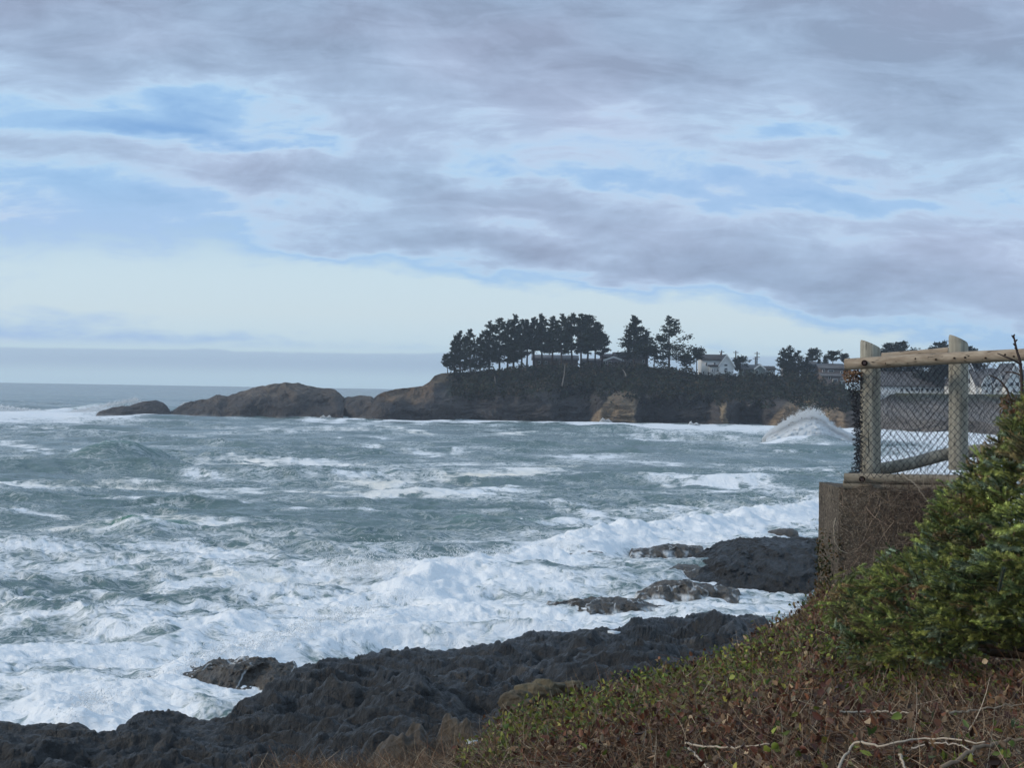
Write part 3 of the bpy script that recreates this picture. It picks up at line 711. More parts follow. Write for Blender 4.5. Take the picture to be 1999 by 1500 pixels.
# bleached bent stems lying over the plants
def pxs(pts, lift=0.0):
    return np.array([P(a[0], a[1], a[2])+np.array([0, 0, lift]) for a in pts])
def gpt(px, py):
    """where the bearing meets the bluff, lifted to lie over the leaves"""
    Dv = np.linspace(4, 15, 400); d = ray(px, py); z = CAMZ+Dv*d[2]/d[1]; g = CAMZ-ground_b(np.full(400, float(px)), Dv)+.17
    i = np.argmax(z < g); i = i if z[i] < g[i] else 399; return P(px, py, Dv[i])
def smooth_path(pts, n=24):
    pts = np.array(pts); t_ = np.linspace(0, len(pts)-1, n); i = np.clip(t_.astype(int), 0, len(pts)-2); f = (t_-i)[:, None]
    p0 = pts[np.clip(i-1, 0, None)]; p1 = pts[i]; p2 = pts[i+1]; p3 = pts[np.clip(i+2, None, len(pts)-1)]
    return .5*(2*p1+(p2-p0)*f+(2*p0-5*p1+4*p2-p3)*f*f+(3*p1-p0-3*p2+p3)*f**3)
def stem_obj(name, pts, r, col, label, cat='stem', group=None, n=26):
    q_ = smooth_path(pts, n); q_ += rng.normal(0, r*.5, q_.shape); c0 = q_[0].copy()
    mb = MB().tube(q_-c0, np.linspace(r, r*.55, n), 6, True, col); o = mb.build(name, stem_m, None, True); o.location = c0
    return tag(o, label, cat, group)
pale = (.42, .35, .27); grp = 'bleached stems lying over the bank'
for pts, r, cc, lb in [
  ([(1636,1512),(1650,1475),(1668,1452),(1690,1452),(1720,1457),(1760,1449),(1800,1443),(1860,1444),(1920,1450)], .0052, pale, 'long bleached stem curving up from the bottom edge with a wavy bend'),
  ([(1336,1453),(1370,1458),(1410,1460),(1470,1457),(1500,1453)], .0055, pale, 'straight pale stem lying at the left of the dry bank'),
  ([(1636,1391),(1700,1391),(1760,1392),(1800,1394)], .005, pale, 'short straight pale stem highest up the bank below the spruce'),
  ([(1520,1487),(1560,1462),(1600,1440),(1660,1428),(1740,1429)], .006, (.12, .075, .05), 'dark brown arching stem left of the wavy pale one'),
  ([(1842,1500),(1900,1468),(1950,1448),(1999,1445),(2060,1446)], .008, (.22, .16, .11), 'thick brown stem rising to the right edge of the bank'),
  ([(1850,1392),(1900,1388),(1960,1380),(2010,1374)], .005, (.30, .23, .16), 'tan stem by the right edge under the spruce'),
  ([(1345,1462),(1362,1480),(1384,1505)], .005, pale, 'short pale stem slanting down to the bottom edge'),
  ([(1780,1462),(1830,1452),(1880,1458),(1900,1475)], .0035, (.40, .34, .28), 'thin greyish arched twig below the long pale stem'),
  ([(1758,1475),(1763,1492),(1768,1512)], .005, pale, 'short upright pale stub at the bottom edge')]:
    stem_obj('dry_stem', [gpt(a, b_) for a, b_ in pts], r, cc, lb, 'stem', grp)

# boulders at the edge of the bank
bould_m = rockmat('ochre_boulder_rock', (.075, .058, .036), (.12, .095, .055), (.16, .14, .09), 3.0, .9, .7, True)
def boulder(px, py, Dv, r, label, sq=(1, .8, .7), seed=1, m=bould_m):
    nl, nm = 48, 32; th = np.linspace(0, 2*math.pi, nl); phh = np.linspace(0, math.pi, nm); TH, PH = np.meshgrid(th, phh)
    x = np.sin(PH)*np.cos(TH); y = np.sin(PH)*np.sin(TH); z = np.cos(PH)
    k = 1+.28*fbm(x*1.3+seed, y*1.3+z, 3, seed)+.28*fbm(z*1.3+seed, x+y*1.2, 3, seed+3)+.07*ridge(x*4+z*2, y*4+z, 3, seed+7)
    k[:, -1] = k[:, 0]
    o = mesh('boulder', np.stack([x*k*sq[0]*r, y*k*sq[1]*r, z*k*sq[2]*r], -1).reshape(-1, 3), gridF(nm, nl), m, None, True, np.zeros((nl*nm, 3)), {'cover': np.zeros(nl*nm)})
    o.location = P(px, py, Dv); return tag(o, label, 'boulder', 'boulders at the edge of the bank')
boulder(1056, 1352, 12.6, .17, 'upper ochre boulder poking out behind the leafy bank', (1.15, .8, .62), 3)
boulder(1010, 1374, 12.0, .12, 'smaller dark brown boulder just left of the ochre one', (1.2, .8, .8), 9)
boulder(1112, 1345, 12.8, .10, 'small grey boulder half hidden right of the ochre one', (1.4, .8, .6), 15)
boulder(1545, 1228, 14.3, .15, 'grey boulder at the grassy edge left of the concrete wall', (1.2, .8, .7), 21)

# ------------------------------------------------------------------ concrete wall
def concrete():
    m = bpy.data.materials.new('old_concrete'); m.use_nodes = True; t = NT(m.node_tree); b = m.node_tree.nodes['Principled BSDF']
    pos = t.node('ShaderNodeTexCoord').outputs['Object']
    a = t.noise(pos, 1.4, 5, .6); g_ = t.noise(pos, 55, 3, .7); v_ = t.noise(pos, 16, 5, .65)
    c = t.mix(t.maprange(a, .35, .65), (.060, .048, .038), (.115, .093, .072))
    c = t.mix(t.maprange(g_, .52, .70), c, (.27, .23, .18)); c = t.mix(t.maprange(v_, .56, .68), c, (.025, .024, .018))
    t.l.new(c, b.inputs['Base Color']); b.inputs['Roughness'].default_value = .95; b.inputs['Specular IOR Level'].default_value = .15
    bn = t.node('ShaderNodeBump'); bn.inputs['Strength'].default_value = .9; bn.inputs['Distance'].default_value = .02
    t.l.new(t.math('ADD', g_, v_), bn.inputs['Height']); t.l.new(bn.outputs[0], b.inputs['Normal']); return m
conc_m = concrete()
A0 = P(1638, 952, 14.0); A1 = P(1960, 960, 13.0); Bk = P(1599, 953, 14.9)
fdir = unit(A1-A0); fdir[2] = 0; fdir = unit(fdir); L = float(np.linalg.norm((A1-A0)[:2])); bdir = Bk-A0; bdir[2] = 0
nu, nw, nd = 90, 60, 20
top_z = A0[2]
def wallpt(u_, v_, w_):                     # u along, v up, w back
    base = A0[None]+fdir[None]*(u_*L)[:, None]+bdir[None]*w_[:, None]
    base[:, 2] = top_z-(1-v_)*2.0-.008*w_; return base
gu = lambda a, b_, na, nb: np.meshgrid(np.linspace(*a, na), np.linspace(*b_, nb), indexing='ij')
mb = MB(); nv_ = bdir/np.linalg.norm(bdir)
def face(f, na, nb, nrm):
    a_, b_ = gu((0, 1), (0, 1), na, nb); u_, v_, w_ = f(a_.ravel(), b_.ravel()); q_ = wallpt(u_, v_, w_)
    edge = np.minimum(np.minimum(1-v_, 1)*40, 1)
    rr = .014*fbm(q_[:, 0]*5+q_[:, 1]*5, q_[:, 2]*5, 4, 601)+.010*fbm(q_[:, 0]*24+q_[:, 1]*20, q_[:, 2]*24, 3, 603)
    q_ = q_+nrm[None]*rr[:, None]; mb.add(q_, gridF(na, nb))
face(lambda a_, b_: (a_, b_, 0*a_), nu*2, nw*2, -nv_*0+np.array([0, 1, .3]))
face(lambda a_, b_: (0*a_, b_, a_), nd*3, nw*2, np.array([0, 1, .3]))
face(lambda a_, b_: (a_, 1+0*a_, b_), nu*2, nd, np.array([0, 1, .3]))
wall = mb.build('concrete_wall', conc_m, None, False)
tag(wall, 'weathered pebbly concrete wall under the timber and chain link fence', 'wall')
wall_pt = lambda u_, v_, w_=0.0, out=0.0: (A0+fdir*u_*L+bdir*w_+np.array([0, 0, -(1-v_)*2.0])-unit(np.array([bdir[0], bdir[1], 0]))*out)

# dry vines and twigs over the wall
n = 9000; u_ = rng.beta(1.5, 1.0, n)*.95; v_ = 1.03-rng.beta(1.0, 2.2, n)*.85
pp_ = A0[None]+fdir[None]*(u_*L)[:, None]; pp_[:, 2] = top_z-(1-v_)*2.0; pp_[:, 1] -= rng.uniform(.01, .10, n)
m = rng.random(n) < np.clip(.25+1.1*u_, 0, 1); pp_ = pp_[m]; n = len(pp_)
dd = unit(rng.normal(size=(n, 3))*np.array([1, .3, 1]))
col = palette([(.17, .12, .09), (.10, .07, .055), (.30, .23, .17), (.06, .045, .04)], n)
st = strips(pp_, dd, rng.uniform(.07, .28, n), rng.uniform(.002, .005, n), rng.uniform(.1, .6, n), col)
tag(mesh('dry_vines', st[0], st[1], stem_m, None, False, st[2]), kind='stuff')
# ivy climbing the corner
n = 1500; v_ = rng.beta(1.2, 1.6, n)*.78; w_ = rng.uniform(-.1, .95, n)
pp_ = A0[None]+bdir[None]*np.clip(w_, 0, 1)[:, None]; pp_[:, 0] += -.02+np.where(w_ < .15, rng.uniform(-.02, .12, n), 0)*1.0; pp_[:, 2] = top_z-(1-v_)*2.0; pp_[:, 1] -= .03; pp_[:, 0] -= .02
lv = leaves(pp_, rnd_dirs(n, .1), rnd_dirs(n), rng.uniform(.02, .04, n), rng.uniform(.014, .03, n), palette([(.035, .05, .018), (.06, .06, .025), (.10, .07, .03), (.16, .09, .04), (.025, .03, .015)], n))
tag(mesh('creeping_ivy', lv[0], lv[1], leaf_m, None, False, lv[2]), kind='stuff')
stem_obj('vine_stem', [P(1632,1012,13.9), P(1627,1030,13.9), P(1630,1055,13.88), P(1638,1072,13.88), P(1656,1082,13.86)], .006, (.34, .29, .22), 'pale vine stem hanging down the left corner of the concrete wall', 'stem')
stem_obj('dead_twig', [P(1760,925,13.5), P(1785,945,13.45), P(1800,965,13.4), P(1815,985,13.35)], .006, (.36, .30, .23), 'pale dead twig drooping over the wall below the fence', 'stem')
stem_obj('dead_twig', [P(1690,990,13.75), P(1705,1008,13.7), P(1722,1020,13.65), P(1740,1030,13.6)], .0045, (.30, .22, .17), 'thin brown twig across the middle of the wall face', 'stem')

# ------------------------------------------------------------------ timber and chain link fence
def wood(name, c1, c2, ax=(1, 1, .06), sc=26):
    m = bpy.data.materials.new(name); m.use_nodes = True; t = NT(m.node_tree); b = m.node_tree.nodes['Principled BSDF']
    pos = t.vmath('MULTIPLY', t.node('ShaderNodeTexCoord').outputs['Object'], ax)
    a = t.noise(pos, sc, 5, .6, .3); g_ = t.noise(t.node('ShaderNodeTexCoord').outputs['Object'], 6, 5, .6); cr = t.noise(pos, sc*1.6, 2, .5, 1.0)
    c = t.mix(t.maprange(a, .35, .65), c1, c2); c = t.mix(t.maprange(g_, .5, .72, 0, .6), c, tuple(.5*x for x in c1))
    c = t.mix(t.maprange(cr, .66, .70), c, (.03, .025, .018))
    t.l.new(c, b.inputs['Base Color']); b.inputs['Roughness'].default_value = .85; b.inputs['Specular IOR Level'].default_value = .2
    bn = t.node('ShaderNodeBump'); bn.inputs['Strength'].default_value = .7; bn.inputs['Distance'].default_value = .01
    t.l.new(t.math('SUBTRACT', a, t.maprange(cr, .64, .7)), bn.inputs['Height']); t.l.new(bn.outputs[0], b.inputs['Normal']); return m
post_m = wood('grey_post_wood', (.25, .225, .18), (.40, .37, .30)); rail_m = wood('weathered_rail_wood', (.26, .19, .13), (.42, .33, .24), (.06, .6, 1))
sill_m = wood('sill_timber', (.20, .165, .12), (.34, .29, .22), (.06, .6, 1)); steel = mat('rusty_bolt', (.055, .03, .028), .6, .5); wire_m = mat('black_wire', (.012, .014, .022), .55, .4)
dark_m = mat('bolt_recess', (.02, .012, .010), .9, .1); knot_m = mat('nail_hole', (.035, .02, .014), .9, .1)
f0 = P(1690, 930, 14.05); fence = empty('chain_link_fence', tuple(f0))
tag(fence, 'round timber fence with black chain link mesh standing on the concrete wall', 'fence')
def rel(p): return np.asarray(p)-f0
def post(px, ptop, pbot, Dv, rpx, seed):
    """round post with a sloping sawn top"""
    r = rpx/F*Dv; c0 = P(px, pbot, Dv); c1 = P(px, ptop, Dv); h = c1[2]-c0[2]+.02; ns, nz_ = 40, 60
    an = np.arange(ns+1)*2*math.pi/ns; vz = np.linspace(0, 1, nz_); A_, Zv = np.meshgrid(an, vz)
    cut = h-.040*(1+np.cos(A_)) ; zt_ = np.minimum(Zv*h, 10)
    Zp = Zv*cut
    rr = r*(1+.025*pn(np.cos(A_)*2+seed, np.sin(A_)*2+Zp*.8, seed)+.02*pn(np.cos(A_)*7, np.sin(A_)*7, seed+2)-.05*np.exp(-((np.mod(A_-4.6, 6.283)-.35)/.06)**2))
    rr = rr*(1-.07*ss(.985, 1.0, Zv))
    lean = (c1-c0)/h
    V_ = np.stack([c0[0]+np.cos(A_)*rr+lean[0]*Zp, c0[1]+np.sin(A_)*rr, c0[2]+Zp], -1).reshape(-1, 3)
    mb = MB().add(rel(V_), gridF(nz_, ns+1)); ring = V_[-(ns+1):]; cc = ring[:-1].mean(0); vv = np.vstack([ring, cc])
    k_ = np.arange(ns); mb.add(rel(vv), np.stack([k_, k_+1, np.full(ns, ns+1)], -1)); return mb.build('post', post_m, fence, True)
def auto_smooth(o): return o
post(1699, 668, 934, 14.05, 19.5, 3); post(1871, 658, 918, 13.75, 18.5, 8)
def log(name, pts, r, m, sides=20, bumps=.03, n=60, par=fence):
    q_ = smooth_path(np.array(pts), n); mb = MB(); rr = r*(1+bumps*pn(np.linspace(0, 9, n), 0*np.arange(n), int(r*1000)))
    mb.tube(rel(q_), rr, sides); return mb.build(name, m, par, True)
log('top_rail', [P(1650,712,13.85), P(1760,705,13.62), P(1870,699,13.4), P(2060,690,13.0)], .056, rail_m)
log('rear_rail', [P(1722,699,14.25), P(1800,693,14.1), P(1852,688,14.0)], .05, rail_m)
log('bottom_brace', [P(1712,918,14.2), P(1780,905,14.15), P(1868,884,14.1), P(1990,878,14.0)], .062, post_m)
log('sill', [P(1648,934,13.95), P(1750,936,13.8), P(1888,938,13.55)], .050, sill_m)
log('lower_sill', [P(1646,947,13.97), P(1750,951,13.82), P(1890,954,13.55)], .042, sill_m)
def bolt(px, py, Dv, r):
    c_ = P(px, py, Dv); d_ = unit(np.array([0, 0, CAMZ])-c_); mb = MB(); an = np.linspace(0, 2*math.pi, 21)
    a_ = unit(np.cross(d_, [0, 0, 1])); b_ = np.cross(a_, d_)
    mb.tube(rel(np.array([c_-d_*.03, c_+d_*.006])), r, 20); w_ = mb.build('bolt', dark_m, fence)
    MB().tube(rel(np.array([c_, c_+d_*.014])), r*.55, 6).build('bolt_head', steel, w_)
bolt(1687.5, 709, 13.70, .029); bolt(1683, 936, 13.80, .030)
for hx in (1729,1750,1787,1827,1863,1884,1924,1962,1979):
    t_ = (hx-1650)/(2060-1650); c_ = P(hx, 712-(712-690)*t_+rng.uniform(-5, 3), 13.85-.85*t_-.052); MB().tube(rel(np.array([c_+[0, .02, 0], c_+[0, -.004, 0]])), .009, 8).build('nail_hole', knot_m, fence)
def chain_link(name, c00, c10, c01, nx, nz_, r, jitter=.004, wob=0.0, seed=0, end=None):
    """interlinked vertical zigzag wires between bottom-left c00, bottom-right c10 and top-left c01"""
    mb = MB(); eu = (c10-c00)/nx; ev = (c01-c00)/nz_; nrm = unit(np.cross(eu, ev)); rr_ = np.random.default_rng(seed)
    for i in range(nx+1):
        pts = []
        for k_ in range(nz_*1+1):
            sx_ = (.5 if (k_+i) % 2 else -.5)
            tt = k_/nz_; wz = wob*math.sin(k_*.35+i*.3)
            pts.append(c00+eu*(i+sx_*1.06)+ev*k_+nrm*(.006*(1 if k_ % 2 else -1)+wz)+rr_.normal(0, jitter, 3))
        mb.tube(rel(np.array(pts)), r, 4, False)
    return mb.build(name, wire_m, fence)
bl, br = P(1684, 934, 13.78), P(1990, 925, 13.15); tl = P(1684, 716, 13.78)
chain_link('front_mesh', bl, br, tl, 46, 29, .0034, .0035, .004, 5)
chain_link('rear_mesh', P(1712, 930, 14.4), P(2000, 925, 14.0), P(1712, 706, 14.4), 48, 29, .003, .005, .008, 9)
# slack torn end of the mesh bunched at the corner
mb = MB(); rr_ = np.random.default_rng(4)
edge_ = lambda t_: np.interp(t_, [0, .25, .5, .75, .9, 1], [1652, 1660, 1668, 1671, 1668, 1652])
for i in range(15):
    pts = []; off = i/14
    for k_ in range(44):
        t_ = k_/43; x_l = edge_(t_); x_r = 1681; xx = x_l+(x_r-x_l)*off+(4 if k_ % 2 else -4)*(1.1-.2*off)+rr_.normal(0, 1.8); yy_ = 724+t_*206+rr_.normal(0, 1.5)
        pts.append(P(xx, yy_, 13.95+.25*(1-off)+rr_.normal(0, .02)))
    mb.tube(rel(np.array(pts)), .0042, 4, False)
mb.build('torn_mesh_edge', wire_m, fence)
n = 160; pc_ = np.array([P(rng.uniform(1648, 1680), rng.uniform(724, 745), 13.95+rng.uniform(0, .2)) for _ in range(n)])
lv = leaves(rel(pc_), rnd_dirs(n), rnd_dirs(n), rng.uniform(.02, .05, n), rng.uniform(.012, .025, n), palette([(.25, .13, .07), (.33, .22, .14), (.14, .07, .04)], n))
dl = mesh('caught_leaves', lv[0], lv[1], leaf_m, None, False, lv[2]); dl.location = f0; tag(dl, 'clump of dead leaves caught in the mesh at the left end of the top rail', 'dead leaves')

# ------------------------------------------------------------------ young spruce
OUT = [(1604,1196),(1620,1160),(1640,1128),(1668,1104),(1700,1096),(1722,1082),(1745,1056),(1775,1042),(1800,1010),(1822,985),(1830,950),(1850,925),(1885,908),(1905,880),(1935,862),(1955,838),(1975,800),(2010,760),(2080,720),(2260,700),(2340,900),(2340,1280),(2150,1290),(2060,1262),(1999,1250),(1940,1275),(1880,1272),(1840,1292),(1790,1302),(1740,1320),(1690,1322),(1655,1306),(1650,1262),(1618,1240)]
def inside(x, y, poly):
    r_ = np.zeros(len(x), bool); j = len(poly)-1
    for i in range(len(poly)):
        xi_, yi_ = poly[i]; xj, yj = poly[j]
        c_ = ((yi_ > y) != (yj > y)) & (x < (xj-xi_)*(y-yi_)/(yj-yi_+1e-9)+xi_); r_ ^= c_; j = i
    return r_
def edge_dist(x, y, poly):
    b_ = np.full(len(x), 1e9)
    for i in range(len(poly)):
        ax_, ay_ = poly[i]; bx_, by_ = poly[(i+1) % len(poly)]; L2 = (bx_-ax_)**2+(by_-ay_)**2
        t_ = np.clip(((x-ax_)*(bx_-ax_)+(y-ay_)*(by_-ay_))/L2, 0, 1); b_ = np.minimum(b_, np.hypot(x-ax_-t_*(bx_-ax_), y-ay_-t_*(by_-ay_)))
    return b_
def bush_depth(px): return interp(px, [(1600, 9.6), (1700, 8.9), (1850, 8.0), (2000, 7.3), (2300, 6.8)])
BR = np.random.default_rng(21)
n = 4000; x = BR.uniform(1600, 2340, n); y = BR.uniform(700, 1310, n); m = inside(x, y, OUT); x, y = x[m], y[m]
ed = edge_dist(x, y, OUT); gap = fbm(x/46, y/38, 3, 701)
th_ = np.clip(ed/150, 0, 1)**.6                       # the crown bulges toward its middle
back_ = BR.uniform(0, 1, len(x))**1.3
m = (gap > -.18) | (back_ > .8); x, y, th_, back_, ed, gap = [q_[m] for q_ in (x, y, th_, back_, ed, gap)]
dep = bush_depth(x)-.75*th_+back_*(.25+1.3*th_)+.5*np.clip(-gap, 0, 1)
pos_ = P(x, y, dep)
cen = P(2120, 1180, 7.9)
outd = unit(pos_-cen[None]-np.array([0, 0, .1])); outd = unit(outd*.8+np.array([0, -.45, .28])+BR.normal(0, .28, outd.shape))
mbN = []; mbF = []; mbC = []; stemMB = MB()
L_ = BR.uniform(.13, .26, len(x)); ns_ = 6
shoots_p, shoots_d, shoots_L, tint = [], [], [], []
side_ = unit(np.cross(outd, np.array([0, 0, 1.0])[None]+BR.normal(0, .25, outd.shape)))
basep = pos_-outd*L_[:, None]
shoots_p.append(pos_-outd*.09); shoots_d.append(outd); shoots_L.append(np.full(len(x), .10)); tint.append(np.arange(len(x)))
for k_ in range(1, ns_):
    sgn = 1 if k_ % 2 else -1; t_ = .15+.75*k_/ns_
    shoots_p.append(basep+outd*(L_*t_)[:, None]); shoots_d.append(unit(outd*.7+side_*sgn*.95+BR.normal(0, .12, outd.shape)+np.array([0, 0, .05]))); shoots_L.append(.05+.06*(1-t_)+BR.uniform(0, .02, len(x))); tint.append(np.arange(len(x)))
sp_, sdr, sL, tid = np.concatenate(shoots_p), np.concatenate(shoots_d), np.concatenate(shoots_L), np.concatenate(tint)
leftness = ss(1760, 1620, x)*.5+ss(1000, 880, y)*.45+.35*np.clip(fbm(x/60, y/60, 2, 711), 0, 1)+.15
cg = np.array([(.155, .185, .055), (.22, .235, .062), (.075, .11, .042), (.20, .25, .16), (.28, .32, .09)])[BR.choice(5, len(x), p=[.32, .24, .2, .12, .12])]
cb_ = np.array([(.19, .15, .065), (.25, .17, .075), (.17, .16, .065)])[BR.choice(3, len(x))]
br_ = (BR.random(len(x)) < np.clip(leftness*.5, 0, .6))[:, None]; cs_ = np.where(br_, cb_, cg)*(1+BR.normal(0, .22, (len(x), 1)))
NN = 76
for (lo, hi) in ((0, len(sp_)),):
    t_ = BR.uniform(.05, 1.0, (hi, NN)); an = BR.uniform(0, 2*math.pi, (hi, NN))
    a_ = unit(np.cross(sdr, np.array([.1, .2, 1.0])[None])); b_ = np.cross(sdr, a_)
    radv = a_[:, None]*np.cos(an)[..., None]+b_[:, None]*np.sin(an)[..., None]
    nd = unit(radv*.85+sdr[:, None]*.75+np.array([0, 0, .12])); p0 = sp_[:, None]+sdr[:, None]*(t_*sL[:, None])[..., None]
    ln_ = BR.uniform(.015, .023, (hi, NN, 1)); w2 = np.cross(nd, sdr[:, None]); w2 = unit(w2)*.0021
    tri = np.stack([p0-w2, p0+w2, p0+nd*ln_], 2)
    cN = (cs_[tid]*(1+BR.normal(0, .25, (hi, 1))).clip(.4, 1.9))[:, None, None]*np.array([1, 1, 1])[None, None, :, None]*(BR.uniform(.7, 1.15, (hi, NN, 1, 1))+.35*t_[..., None, None]); cN = np.broadcast_to(cN, tri.shape)
spr_root = empty('spruce_bush', tuple(P(2120, 1290, 8.2)))
tag(spr_root, 'dense low spruce sprawling in front of the wall at the right edge', 'spruce')
o0 = np.array(spr_root.location)
mesh('needles', (tri-o0).reshape(-1, 3), np.arange(tri.shape[0]*NN*3).reshape(-1, 3), needle_m, spr_root, False, cN.reshape(-1, 3))
st = strips(basep-o0, outd, L_, np.full(len(x), .006), np.full(len(x), .02), palette([(.12, .08, .05), (.18, .12, .08)], len(x)), 2)
st2 = strips(sp_-o0, sdr, sL, np.full(len(sp_), .004), np.full(len(sp_), .01), palette([(.13, .09, .04), (.10, .08, .04)], len(sp_)), 1)
mesh('twigs', np.vstack([st[0], st2[0]]), np.vstack([st[1], st2[1]+len(st[0])]), stem_m, spr_root, False, np.vstack([st[2], st2[2]]))
mb = MB(); bark = mat('spruce_bark', (.075, .055, .04), .9, .1, (8, .3), .5, 30)
for tx, ty in [(1650,1200),(1700,1150),(1760,1090),(1830,1010),(1900,930),(1985,850),(1720,1240),(1840,1180),(1930,1080),(2000,1000),(1900,1230),(2100,850),(2250,900)]:
    e_ = P(tx, ty, float(bush_depth(tx))+.35); s0 = P(2120, 1285, 8.3); mid = (s0+e_)/2+np.array([0, .1, -.05]); mb.tube(smooth_path([s0, mid, e_], 14)-o0, np.linspace(.035, .008, 14), 7)
mb.build('branches', bark, spr_root, True)
# the stiff upright shoot and the bare leader against the fence
def shoot(px, py, py2, px2, Dv, label, rr_=.016, n_=420):
    a_ = P(px, py, Dv); b_ = P(px2, py2, Dv-.03); d_ = unit(b_-a_); Lh = float(np.linalg.norm(b_-a_)); t_ = BR.uniform(0, 1, n_); an = BR.uniform(0, 6.28, n_)
    s1 = unit(np.cross(d_, [0, 1, .1])); s2 = np.cross(d_, s1); rad = s1[None]*np.cos(an)[:, None]+s2[None]*np.sin(an)[:, None]
    nd = unit(rad*.6+d_[None]*1.0); p0 = d_[None]*(t_*Lh)[:, None]+rad*.004; w2 = unit(np.cross(nd, d_[None]))*.0013
    tri = np.stack([p0-w2, p0+w2, p0+nd*.02], 1); cc = np.array([.10, .135, .10])*BR.uniform(.7, 1.3, (n_, 1, 1)); cc = np.broadcast_to(cc, tri.shape)
    nm = empty('spruce_shoot', tuple(a_)); tag(nm, label, 'shoot'); mesh('needles', tri.reshape(-1, 3), np.arange(n_*3).reshape(-1, 3), needle_m, nm, False, cc.reshape(-1, 3))
    MB().tube(np.array([0*d_, d_*Lh]), [.0045, .003], 6, True, (.22, .13, .08)).build('stem', stem_m, nm)
shoot(1949, 1156, 1112, 1959, 6.7, 'stiff upright blue green shoot standing out against the dark gap in the spruce')
tw = empty('bare_twig', tuple(P(1996, 860, 7.8))); tag(tw, 'leafless budded twig rising in front of the top rail by the right edge', 'twig'); tb = np.array(tw.location)
mb = MB().tube(smooth_path([P(1996,870,7.8)-tb, P(1996,780,7.78)-tb, P(1992,712,7.76)-tb, P(1985,685,7.75)-tb, P(1979,657,7.75)-tb], 30), np.linspace(.012, .0045, 30), 7, True, (.07, .05, .045))
for (a_, b_, c_) in [((1979,660),(1975,655),0), ((1981,668),(1986,663),0), ((1983,676),(1978,671),0), ((1986,684),(1981,679),0), ((1978,657),(1981,653),0)]:
    mb.tube(np.array([P(*a_, 7.75)-tb, P(*b_, 7.74)-tb]), [.006, .003], 6, True, (.06, .04, .035))
mb.tube(smooth_path([P(1994,712,7.76)-tb, P(1975,702,7.7)-tb, P(1947,690,7.7)-tb], 10), np.linspace(.007, .003, 10), 6, True, (.08, .055, .045))
mb.tube(smooth_path([P(1996,735,7.78)-tb, P(1980,728,7.8)-tb, P(1962,727,7.8)-tb], 10), np.linspace(.006, .003, 10), 6, True, (.08, .055, .045))
mb.tube(smooth_path([P(1975,790,7.85)-tb, P(1965,760,7.85)-tb, P(1950,742,7.85)-tb, P(1930,732,7.85)-tb], 14), np.linspace(.006, .003, 14), 6, True, (.08, .055, .045))
mb.tube(smooth_path([P(1990,820,7.85)-tb, P(1975,795,7.85)-tb, P(1958,780,7.85)-tb], 12), np.linspace(.007, .004, 12), 6, True, (.12, .05, .035))
mb.build('stem', stem_m, tw, True)
# browned leaf tufts at the spruce's upper edge by the fence
n = 900; px_ = BR.uniform(1955, 2060, n); py_ = BR.uniform(775, 880, n); pp_ = P(px_, py_, BR.uniform(7.6, 8.3, n))
lv = leaves(pp_, rnd_dirs(n, .2), rnd_dirs(n), rng.uniform(.02, .045, n), rng.uniform(.010, .02, n), palette([(.16, .09, .045), (.10, .06, .03), (.20, .13, .07), (.07, .07, .03)], n))
tag(mesh('withered_leaves', lv[0], lv[1], leaf_m, None, False, lv[2]), kind='stuff')
# small pools left in hollows of the platform
def shore_hit(px, py):
    vx, vy = proj(RX, RD, Z); m = np.hypot(vx-px, vy-py) < 4; i = np.argmin(np.where(m, RD, 1e9)); return np.array([RX.flat[i], RD.flat[i], Z.flat[i]])
pool_m = mat('pool_foam', (.62, .66, .68), .35, .5, (9, .2), .3, 12)
def pool(px, py, wpx, hpx, label, m=pool_m):
    c_ = shore_hit(px, py); an = np.linspace(0, 2*math.pi, 40, endpoint=False); hw = wpx/F*c_[1]/2; hd = hpx/F*c_[1]/2*c_[1]/(CAMZ-c_[2])
    k_ = 1+.22*pn(np.cos(an)*1.6+px, np.sin(an)*1.6, 5); ring = np.stack([np.cos(an)*hw*k_, np.sin(an)*hd*k_, 0*an+.01], -1); low_ = ring*[.8, .8, 0]-[0, 0, .25]
    V_ = np.vstack([ring, [[0, 0, .015]], low_]); i = np.arange(40); j = (i+1) % 40
    o = mesh('tide_pool', V_, [np.stack([i, j, np.full(40, 40)], -1), np.stack([41+i, 41+j, j, i], -1)], m, None, False); o.location = c_
    return tag(o, label, 'tide pool', 'tide pools on the black shelf')
pool(655, 1278, 60, 5, 'long narrow pale pool just behind the crest of the black shelf')
pool(925, 1444, 30, 7, 'small bluish white pool at the edge of the dry bank')
pool(1200, 1232, 26, 4, 'tiny pale pool high on the right part of the black shelf')

# ------------------------------------------------------------------ salt haze over the bay
hb = MB().box((-2300, -60, -14), (2300, 2700, 48)).build('haze')
hm = bpy.data.materials.new('haze_air'); hm.use_nodes = True; t = NT(hm.node_tree)
for n in list(hm.node_tree.nodes): hm.node_tree.nodes.remove(n)
ho = t.node('ShaderNodeOutputMaterial'); pv = t.node('ShaderNodeVolumePrincipled'); t.l.new(pv.outputs[0], ho.inputs['Volume'])
pv.inputs['Color'].default_value = (.80, .88, .98, 1); pv.inputs['Density'].default_value = .00025; pv.inputs['Anisotropy'].default_value = 0.3
hb.data.materials.append(hm); tag(hb, kind='stuff')

